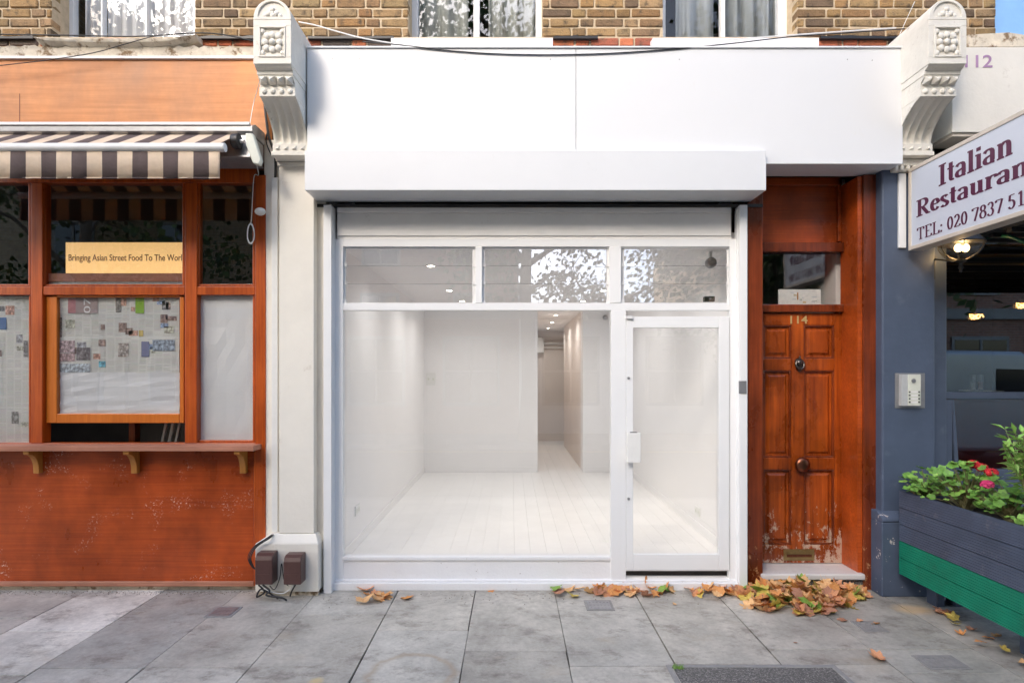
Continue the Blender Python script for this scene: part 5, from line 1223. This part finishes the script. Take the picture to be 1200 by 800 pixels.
g = MB(); g.box(SX+.006, SX+.11, yN, yF, zB_, zT); g.build('casing', M['sign_rim'], sg, bevel=.004)
g = MB(); rm = .028
g.box(SX-.006, SX+.006, yN, yF, zB_, zB_+rm); g.box(SX-.006, SX+.006, yN, yF, zT-rm, zT); g.box(SX-.006, SX+.006, yF-rm, yF, zB_+rm, zT-rm); g.box(SX-.006, SX+.006, yN, yN+rm, zB_+rm, zT-rm)
g.build('rim', M['sign_rim'], sg, bevel=.003)
g = MB(); g.box(SX+.0, SX+.0055, yN+rm, yF-rm, zB_+rm, zT-rm); face = g.build('face_panel', M['sign_face'], sg)
place = lambda u, v, z: (SX-.0012-.00025*z, u_y(u), v)
def u_y(u): return yF - u
l1, l2, l3 = MB(), MB(), MB()
serif(l1, 'Italian', .31, .93, 2.995, .143, place, .20, .075)
serif(l2, 'Restaurant', .08, 1.11, 2.838, .121, place, .20, .075)
serif(l3, 'TEL: 020 7837 5198', .09, 1.135, 2.667, .088, place, .15, .06)
for l_ in (l1, l2, l3): l_.build('lettering', M['purple'], sg)
g = MB(); g.box(SX+.03, SX+.075, yF+.0005, -0.1005, zB_+.03, zT-.01); g.box(SX-.055, SX+.0, -.12, -.1005, zB_+.03, zT-.02); g.build('mounting_plate', M['white_frame'], sg, bevel=.003)

# intercom
ic = thing('intercom', 'stainless steel door entry panel with buttons on the blue pilaster', 'intercom', (PX(1067,PY), PY, PZ(478,PY)))
g = MB(); g.pb(1049, 1084, 437, 478, PY-.006, .0055); g.build('back_plate', M['grey_metal'], ic, bevel=.002)
g = MB(); g.pb(1056.5, 1079, 438.5, 475.5, PY-.04, .034); body = g.build('housing', M['steel'], ic, bevel=.003)
g = MB(); g.pb(1064.5, 1079, 439, 475, PY-.044, .004); g.build('speech_plate', M['old_plastic'], body)
g = MB(); g.lathe([(0.016,0),(0.016,.004),(0.010,.005)], pp(1071,446,PY-.05), 'Y', 18); g.build('call_button', M['grey_metal'], body)
g = MB(); h_ = MB()
for k in range(4):
    py = 459+k*4
    h_.pb(1068, 1075.5, py-1.1, py+1.3, PY-.046, .002)
    for px in (1066.3, 1077.3): g.lathe([(0.0055,0),(0.0055,.005)], pp(px, py, PY-.049), 'Y', 10)
g.build('push_button', M['black_plastic'], body); h_.build('name_strip', M['white_plastic'], body)

# ------------------------------------------------------------------ planter
plx, ply0, ply1, pz0, pz1 = 2.889, -0.205, -2.05, 0.19, 0.811
pt_ = thing('planter', 'long slate blue and green decking board planter standing in front of the restaurant', 'planter', (3.1, -1.1, 0))
bh = (pz1-pz0)/5; PW = 0.42
for k in range(5):
    g = MB(); z0 = pz0+k*bh+.0015; z1 = z0+bh-.003; th = .028
    nr = 7; hr = (z1-z0)/nr; pf = []
    for q in range(nr): pf += [(plx, z0+q*hr+.001), (plx, z0+(q+.72)*hr), (plx+.0025, z0+(q+.80)*hr), (plx+.0025, z0+(q+.95)*hr)]
    pf += [(plx, z1), (plx+th, z1), (plx+th, z0)]
    g.prism(pf, ply1, ply0, 'Y'); g.box(plx+PW-th, plx+PW, ply1, ply0, z0, z1)
    g.box(plx+th+.0002, plx+PW-th-.0002, ply1, ply1+th, z0, z1); g.box(plx+th+.0002, plx+PW-th-.0002, ply0-th, ply0, z0, z1)
    g.build('board', M['deck_green'] if k < 2 else M['deck_blue'], pt_)
g = MB(); g.box(plx+.03, plx+PW-.03, ply1+.03, ply0-.03, .25, pz1-.05); g.build('soil', M['soil'], pt_)
for yy in (ply0-.1, -1.1, ply1+.1):
    for xx in (plx+.17, plx+PW-.11):
        g = MB(); g.box(xx, xx+.06, yy-.05, yy+.05, 0.0, pz0+.002); g.box(xx+.005, xx+.055, yy-.056, yy-.05, .02, pz0-.04)
        g.build('foot', M['deck_blue'], pt_, bevel=.006)
def leafdisc(mb, c, r, nrm, rnd, mi=0):
    nrm = Vector(nrm).normalized(); u = nrm.orthogonal().normalized(); u.rotate(Matrix.Rotation(rnd.uniform(0,6.28), 3, nrm)); v = nrm.cross(u)
    n = 15; vs = [Vector(c)-nrm*r*.12]; cup = rnd.uniform(.05,.3)
    for i in range(n):
        a = 2*PI*i/n; rr = r*(0.88+.12*math.cos(a*5*1.0))*(1-.5*math.exp(-((a-PI)/.25)**2))
        vs.append(Vector(c)+(u*math.cos(a)+v*math.sin(a))*rr + nrm*rr*cup*(.6+.4*math.cos(a*5)))
    mb.add(vs, [(0, i+1, (i+1) % n+1) for i in range(n)], mi=mi)
def geranium(cx, cy, n, spread, h, label, seed, flowers=()):
    rnd = random.Random(seed); t = thing('geranium', label, 'potted plant', (cx, cy, pz1-.05), 'geraniums growing in the planter')
    a, s = MB(), MB()
    for k in range(n):
        an = rnd.uniform(0, 6.28); rr = spread*rnd.random()**.6; hh = h*rnd.uniform(.25,1)*(1-.3*(rr/spread)**2)
        x, y = cx+rr*math.cos(an)*.8, cy+rr*math.sin(an); z = pz1-.05+hh
        s.tube([(cx+rnd.uniform(-.03,.03), cy+rnd.uniform(-.03,.03), pz1-.055), (cx+(x-cx)*.5, cy+(y-cy)*.5, pz1-.05+hh*.65), (x,y,z)], [.005,.003,.002], 5)
        leafdisc(a, (x,y,z), rnd.uniform(.014,.042), (rnd.uniform(-.8,.3), rnd.uniform(-1.0,.3), 1), rnd, rnd.choice([0,0,1]))
    a.build('foliage', [M['green1'], M['green2']], t, smooth=40); s.build('stems', M['stem'], t, smooth=60)
    for (fx, fy, fz, mt) in flowers:
        f = MB()
        s2 = MB(); s2.tube([(cx,cy,pz1-.05),((cx+fx)/2,(cy+fy)/2,(pz1+fz)/2+.03),(fx,fy,fz)], .003, 5); s2.build('flower_stalk', M['stem'], t)
        for q in range(46):
            d = Vector((rnd.gauss(0,1),rnd.gauss(0,1),rnd.gauss(0,1)+.3)).normalized()
            leafdisc(f, (fx+d.x*.034, fy+d.y*.034, fz+d.z*.022), .014, d+Vector((0,0,.3)), rnd)
        f.build('flower_head', M[mt], t)
def fp(px, py, Y): return (PX(px,Y), Y, PZ(py,Y))
geranium(3.00, -0.34, 75, .18, .24, 'geranium with pale green leaves at the far left end of the planter', 1)
f1 = fp(1132,541,-.75); 
geranium(3.07, -0.62, 150, .24, .34, 'bushy bright green geranium with a red flower in the planter', 2, [(*fp(1140,543,-.62), 'red'), (*fp(1150,547,-.68), 'red')])
geranium(3.12, -0.93, 95, .21, .22, 'geranium with pink flowers and loose stems in the middle of the planter', 3, [(*fp(1162,553,-.80), 'red'), (*fp(1157,567,-.90), 'pink')])
geranium(3.12, -1.25, 60, .20, .13, 'low leafy geranium next to the feathery herb in the planter', 4)
def herb(cx, cy, label, seed, h=.26):
    rnd = random.Random(seed); t = thing('herb_bush', label, 'potted plant', (cx,cy,pz1-.05)); a, s = MB(), MB()
    for k in range(26):
        an = rnd.uniform(0,6.28); le = rnd.uniform(.02,.13); hh = h*rnd.uniform(.5,1)
        top = Vector((cx+le*math.cos(an), cy+le*math.sin(an), pz1-.05+hh)); bs = Vector((cx+rnd.uniform(-.03,.03), cy+rnd.uniform(-.03,.03), pz1-.055))
        s.tube([bs, (bs+top)/2+Vector((0,0,.02)), top], [.003,.002,.001], 4)
        for q in range(42):
            u = .15+.85*q/42; p = bs.lerp(top, u); d = Vector((rnd.gauss(0,1),rnd.gauss(0,1),.6)).normalized(); e_ = d.orthogonal().normalized()*.0022; ln = .024*(1-.4*u)
            a.add([p-e_, p+e_, p+d*ln], [(0,1,2)])
    a.build('foliage', M['green3'], t); s.build('stems', M['stem'], t)
herb(3.08, -1.30, 'pale feathery green herb bush at the right end of the planter', 5, .30)
herb(3.05, -1.62, 'second feathery herb bush nearer the kerb end of the planter', 6, .3)
def shrub(cx, cy, label, seed, h):
    rnd = random.Random(seed); t = thing('leafy_shrub', label, 'potted plant', (cx,cy,pz1-.05)); a, s = MB(), MB()
    for k in range(15):
        an = rnd.uniform(0,6.28); le = rnd.uniform(.06,.26); hh = h*rnd.uniform(.6,1)
        b = Vector((cx,cy,pz1-.055)); e = Vector((cx+le*math.cos(an), cy+le*math.sin(an), pz1+hh)); m_ = (b+e)/2+Vector((0,0,.07)); s.tube([b,m_,e],[.006,.004,.002],5)
        for q in range(24):
            u = rnd.uniform(.3,1); p = (b.lerp(m_,u*2) if u < .5 else m_.lerp(e,u*2-1)); d = Vector((rnd.gauss(0,1),rnd.gauss(0,1),rnd.gauss(.2,.5))).normalized(); w_ = d.cross(Vector((0,0,1))).normalized()*.014; ln = rnd.uniform(.05,.09)
            n_ = Vector((0,0,.012)); a.add([p, p+d*ln*.4+w_+n_, p+d*ln, p+d*ln*.4-w_+n_], [(0,1,2),(0,2,3)], mi=rnd.choice([0,0,1]))
    a.build('foliage', [M['green2'], M['green3']], t); s.build('stems', M['stem'], t, smooth=60)
shrub(3.10, -1.12, 'taller loose shrub with pale narrow leaves behind the pink geranium', 31, .56)
geranium(3.12, -1.85, 50, .18, .15, 'geranium at the kerb end of the planter', 8)

# ------------------------------------------------------------------ fallen leaves
LC = [paint('leaf_orange', (0.66,0.29,0.09), .7, .35, 22, .3), paint('leaf_tan', (0.72,0.43,0.20), .7, .3, 22, .3), paint('leaf_brown', (0.42,0.20,0.12), .7, .3, 22, .3),
      paint('leaf_yellow', (0.60,0.46,0.10), .65, .3, 22, .3), paint('leaf_green', (0.22,0.36,0.06), .6, .3, 22, .3), paint('leaf_pinkish', (0.68,0.32,0.16), .7, .3, 22, .3)]
def leafmesh(seed, mat):
    rnd = random.Random(seed); v_ = rnd.uniform(.45,.72); lob = [(0,1.0),(14,.80),(26,v_),(38,.72*(1+rnd.uniform(-.1,.1))),(52,.88),(66,.68),(80,v_*.95),(94,.6),(108,.70),(124,.5),(140,v_*.75),(160,.45),(174,.25)]
    ang = [a for a, r_ in lob] + [360-a for a, r_ in lob[:0:-1]]
    rad = [r_ for a, r_ in lob] + [r_ for a, r_ in lob[:0:-1]]
    cu, fo, tw = rnd.uniform(-.3,.9), rnd.uniform(-.3,.8), rnd.uniform(-.6,.6)
    def P3(a, r_, j=0):
        x, y = r_*math.cos(R(a)), r_*math.sin(R(a))
        z = cu*r_*r_*.6 + fo*abs(y)*.6 + tw*x*y*.6 + rnd.uniform(-.05,.05)
        x *= 1-.25*abs(cu)*r_; return (x, y, z)
    n = len(ang); vs = [(0,0,0)]; fs = []
    vs += [P3(a, r_*.45) for a, r_ in zip(ang, rad)]
    vs += [P3(a+rnd.uniform(-5,5), r_*rnd.uniform(.85,1.1)) for a, r_ in zip(ang, rad)]
    for i in range(n):
        j = (i+1) % n; fs += [(0,1+i,1+j), (1+i,1+n+i,1+n+j,1+j)]
    b = len(vs); vs += [(0,-.012,.01),(0,.012,.01),(-.75,.02,.18),(-.75,-.0,.18)]; fs.append((b,b+1,b+2,b+3))
    me = bpy.data.meshes.new('fallen_leaf'); me.from_pydata(vs, [], fs); me.materials.append(mat)
    zs = min(v[2] for v in vs); 
    for v in me.vertices: v.co.z -= zs
    me.polygons.foreach_set('use_smooth', [True]*len(me.polygons)); return me
LM = [leafmesh(k, LC[k % 6]) for k in range(42)]
def byc(*cs): return [m for i, m in enumerate(LM) if (i % 6) in cs]
def leaf_at(px, py, size, label, group, pool=None, z=0.004, rnd=random, tilt=.25):
    Y = gd(py); me = rnd.choice(pool or LM); o = bpy.data.objects.new('fallen_leaf', me); C.objects.link(o)
    o.location = (PX(px,Y), Y, z); o.rotation_euler = (rnd.uniform(-tilt,tilt), rnd.uniform(-tilt,tilt), rnd.uniform(0,6.28)); o.scale = (size, size, size)
    tag(o, label, 'leaf', group); return o
rnd = random.Random(11)
W_ = byc(0,1,2,5)+byc(0,1)+byc(3)[:3]; 
for k in range(9): leaf_at(rnd.uniform(424,484), rnd.uniform(692,705), rnd.uniform(.075,.10), 'orange brown leaf in the small clump left below the big window', 'leaf clump below the big window', byc(0,1,5,0,0), rnd.uniform(.0,.02), rnd)
leaf_at(577, 692, .05, 'single curled orange leaf alone at the foot of the white plinth', None, byc(0), .003, rnd)
for k in range(60):
    u = rnd.random(); px = 645+u*222 ; py = rnd.uniform(688.5,698) + rnd.random()**3*5
    if 690 < px < 700 and rnd.random() < .6: continue
    leaf_at(px, py, rnd.uniform(.055,.09), 'dry leaf in the thin drift along the foot of the white plinth', 'leaf drift along the white plinth', None if rnd.random() < .35 else W_, rnd.uniform(0,.035), rnd, .6)
n = 0
while n < 205:
    px, py = rnd.uniform(862, 1012), rnd.uniform(676, 722)
    ex, ey = (px-939)/75, (py-700)/21
    q = ex*ex+ey*ey
    if q > 1 or (px < 885 and py < 688): continue
    Y = gd(py); zz = .115*(1-q)**.7*rnd.uniform(.15,1)
    if Y > -.12: Y = -.12; py = 440+1150.23/(CAM_D-.12)
    leaf_at(px, py + (0), rnd.uniform(.065,.10), 'dry leaf in the big heap on the pavement below door 114', 'leaf heap below door 114', byc(3,4) if rnd.random() < .14 else W_, zz, rnd, .75); n += 1
for px, py, s_, l, c_ in ((1031,772,.085,'large pale orange leaf alone on the paving near the planter',(5,)), (1024,731,.05,'small orange leaf right of the heap, rightmost of three',(0,)), (989,727,.05,'small dark brown leaf just below the heap, leftmost of three',(2,)),
        (1006,728,.04,'small pinkish leaf just below the heap, middle of three',(5,)), (932,753,.018,'tiny brown leaf scrap in the middle of the slab below the heap',(2,)), (791,708,.03,'small faint brown leaf on the paving below the glass door',(1,)),
        (976,718,.05,'dull olive leaf at the lower edge of the heap',(3,)), (1048,575,.0,'',())):
    if s_: leaf_at(px, py, s_, l, None, byc(*c_), .003, rnd, .15)
o = bpy.data.objects.new('fallen_leaf', LM[1]); C.objects.link(o); o.location = (2.945, -.27, pz1-.01); o.rotation_euler = (.9,.3,1); o.scale = (.07,)*3
tag(o, 'pale brown leaf caught at the left corner of the planter', 'leaf')
for k in range(18):
    Y = rnd.uniform(-1.6,-.3); me = rnd.choice(W_+byc(3)); o = bpy.data.objects.new('fallen_leaf', me); C.objects.link(o)
    o.location = (rnd.uniform(2.88,3.1), Y, rnd.uniform(.003,.03)); o.rotation_euler = (rnd.uniform(-.4,.4),rnd.uniform(-.4,.4),rnd.uniform(0,6)); o.scale = (rnd.uniform(.04,.065),)*3
    tag(o, 'dry leaf blown into the gap under the planter', 'leaf', 'leaves under the planter')

g = MB(); rnd = random.Random(5)      # grit and mortar crumbs along the foot of the facade
for k in range(1100):
    if rnd.random() < .7: x_, y_ = rnd.uniform(-4.6,-1.95), -.045-abs(rnd.gauss(0,.04))
    else: x_, y_ = rnd.uniform(-1.9, 2.75), -.08-abs(rnd.gauss(0,.12))
    q = rnd.uniform(.0015,.006); a_ = rnd.uniform(0,3); c_ = rnd.choice([(.16,.13,.10),(.22,.18,.14),(.36,.32,.27),(.55,.52,.48)])
    g.add([(x_+q*math.cos(a_+i*2.1), y_+q*math.sin(a_+i*2.1), 0.001) for i in range(3)]+[(x_,y_,q*1.2)], [(0,1,3),(1,2,3),(2,0,3)], c_)
go = g.build('grit', M['paper'], origin=(0,0,0)); tag(go, 'grit and crumbs lying along the foot of the shopfronts', 'grit'); go['kind'] = 'stuff'

# ------------------------------------------------------------------ opposite side of the street (seen in the glass)
def far_house(x0, x1, h, mat, label, floors=3, y=-12.4, depth=8):
    t = thing('terraced_house', label, 'house', ((x0+x1)/2, y-depth/2, 0))
    g = MB(); g.box(x0, x1, y-depth, y, -0.1, h); g.build('wall', mat, t)
    nb = max(2, int((x1-x0)/2.0)); 
    for f in range(floors):
        for k in range(nb):
            cx = x0+(k+.5)*(x1-x0)/nb; zb = (0.9 if f == 0 else 1.1+f*3.0); ht = 1.9 if f else 1.8
            w_ = 1.0 if f else 1.5
            g = MB(); g.box(cx-w_/2-.08, cx+w_/2+.08, y+.001, y+.06, zb-.1, zb+ht+.1); g.box(cx-.03, cx+.03, y+.06, y+.09, zb, zb+ht); g.box(cx-w_/2, cx+w_/2, y+.06, y+.09, zb+ht/2-.03, zb+ht/2+.03)
            wd = g.build('window', M['far_frame'], t)
            g = MB(); g.box(cx-w_/2, cx+w_/2, y+.0605, y+.07, zb, zb+ht); g.build('pane', M['van_glass'], wd)
    g = MB(); g.box(x0, x1, y+.001, y+.2, h-.4, h-.1); g.box(x0, x1, y+.001, y+.12, 3.3, 3.6); g.build('cornice', M['far_frame'], t)
    g = MB(); g.prism([(y+.1,h+.001),(y-depth,h+.001),(y-depth/2,h+1.6)], x0, x1, 'X'); g.build('roof', M['roof'], t)
far_house(-17, -11.2, 9.5, M['brick_far'], 'yellow brick terraced house across the street, far left')
far_house(-11.1, -5.4, 9.8, M['brick_far'], 'second yellow brick terraced house across the street')
far_house(-5.3, 0.2, 9.3, M['brick_red'], 'red brick terraced house across the street left of the gap')
far_house(0.201, 6.19, 3.8, M['stucco'], 'low white single storey building across the street', 1)
far_house(6.2, 12, 9.6, M['brick_far'], 'yellow brick terraced house across the street right of the gap')
far_house(12.1, 18, 9.2, M['brick_red'], 'red brick terraced house across the street, far right')
def tree(x, y, h, label, seed, nleaf=5200, cr=3.4, base=4.0):
    rnd = random.Random(seed); t = thing('plane_tree', label, 'tree', (x,y,0)); tr = MB(); cr_ = MB()
    tr.tube([(x,y,-.02),(x+.05,y,1.5),(x-.05,y+.05,base),(x+.1,y,h*.75)], [.26,.2,.17,.06], 10); tips = []
    for k in range(26):
        a = rnd.uniform(0,6.28); z0 = rnd.uniform(base-.6, h*.72); L_ = cr*rnd.uniform(.5,1)*(1.1-.5*abs((z0-base)/(h-base)-.3))
        e = Vector((x+L_*math.cos(a), y+L_*math.sin(a), z0+rnd.uniform(.4,2.2))); b = Vector((x,y,z0)); m_ = (b+e)/2+Vector((rnd.uniform(-.3,.3),rnd.uniform(-.3,.3),.3))
        tr.tube([b,m_,e],[.07,.045,.015],6)
        for q in range(5):
            u = rnd.uniform(.35,1); p = b.lerp(e,u); e2 = p+Vector((rnd.gauss(0,.6),rnd.gauss(0,.6),rnd.gauss(.1,.5))); tr.tube([p,e2],[.02,.008],4); tips += [e2, p.lerp(e2,.6)]
        tips.append(e)
    tr.build('trunk', M['bark'], t, smooth=60)
    pal_ = [(0.05,0.10,0.02),(0.08,0.15,0.03),(0.12,0.18,0.04),(0.16,0.17,0.04),(0.04,0.08,0.02)]
    vs = cr_
    for k in range(nleaf):
        c = rnd.choice(tips); p = c+Vector((rnd.gauss(0,.34),rnd.gauss(0,.34),rnd.gauss(0,.28))); s_ = rnd.uniform(.06,.12)
        d = Vector((rnd.gauss(0,1),rnd.gauss(0,1),rnd.gauss(0,1))).normalized(); u = d.orthogonal().normalized()*s_; v = d.cross(u)
        cr_.add([p-u, p+v*.7, p+u, p-v*.7], [(0,1,2,3)], rnd.choice(pal_))
    cr_.build('crown', M['tree_leaf'], t)
tree(-10.6, -10.0, 12.5, 'tall green plane tree across the street opposite the orange shop', 1, 9000, 4.2, 3.2)
tree(0.4, -10.7, 14, 'plane tree across the street opposite the white shop', 2, 6500, 3.6, 5.5)
tree(7.0, -10.6, 13, 'plane tree across the street near the parked van', 3, 13000, 4.2, 2.7)
tree(3.2, -15.5, 9, 'tree rising behind the low white building across the street', 4, 3500, 2.8, 3.4)
# van
vn = thing('parked_van', 'silver grey van parked across the street, reflected in the restaurant window', 'van', (8.7, -7.5, -.13))
vx0, vx1, vy0, vy1 = 6.0, 11.3, -8.5, -6.6
prof = [(vx0+.05,.2),(vx1-.05,.2),(vx1,.45),(vx1-.05,.85),(vx1-.35,1.05),(vx1-1.15,1.93),(vx1-1.5,2.14),(vx0+.25,2.2),(vx0+.05,2.05),(vx0,1.0)]
g = MB(); g.prism(prof, vy0, vy1, 'Y'); g.build('body', M['van'], vn, bevel=.09, seg=4, smooth=30)
def vwin(poly): g = MB(); g.prism(poly, vy1, vy1+.012, 'Y'); g.build('window', M['van_glass'], vn, bevel=.01)
vwin([(vx1-2.0,1.22),(vx1-.75,1.22),(vx1-1.25,1.78),(vx1-2.0,1.80)])
g = MB(); g.add([(vx1-.42,vy0+.15,1.10),(vx1-.42,vy1-.15,1.10),(vx1-1.18,vy1-.22,1.86),(vx1-1.18,vy0+.22,1.86),(vx1-.40,vy0+.15,1.12),(vx1-.40,vy1-.15,1.12),(vx1-1.16,vy1-.22,1.88),(vx1-1.16,vy0+.22,1.88)], [(0,3,2,1),(4,5,6,7),(0,1,5,4),(1,2,6,5),(2,3,7,6),(3,0,4,7)]); g.build('windscreen', M['van_glass'], vn)
for yy in (vy0+.2, vy1-.45):
    g = MB(); g.box(vx1-.12, vx1+.01, yy, yy+.25, .68, .88); g.build('headlight', M['lens'], vn, bevel=.02)
for xx in (vx0+1.0, vx1-.95):
    for yy, s_ in ((vy1-.1, 1), (vy0-.1, 1)):
        g = MB(); g.lathe([(.30,-.01),(.33,.02),(.33,.18),(.30,.21)], (xx,yy,.2), 'Y', 26); wh = g.build('wheel', M['tyre'], vn, smooth=30)
        g = MB(); g.lathe([(.19,-.02),(.21,.0),(.21,.2),(.19,.222)], (xx,yy,.2), 'Y', 20); g.build('rim', M['steel'], wh, smooth=30)
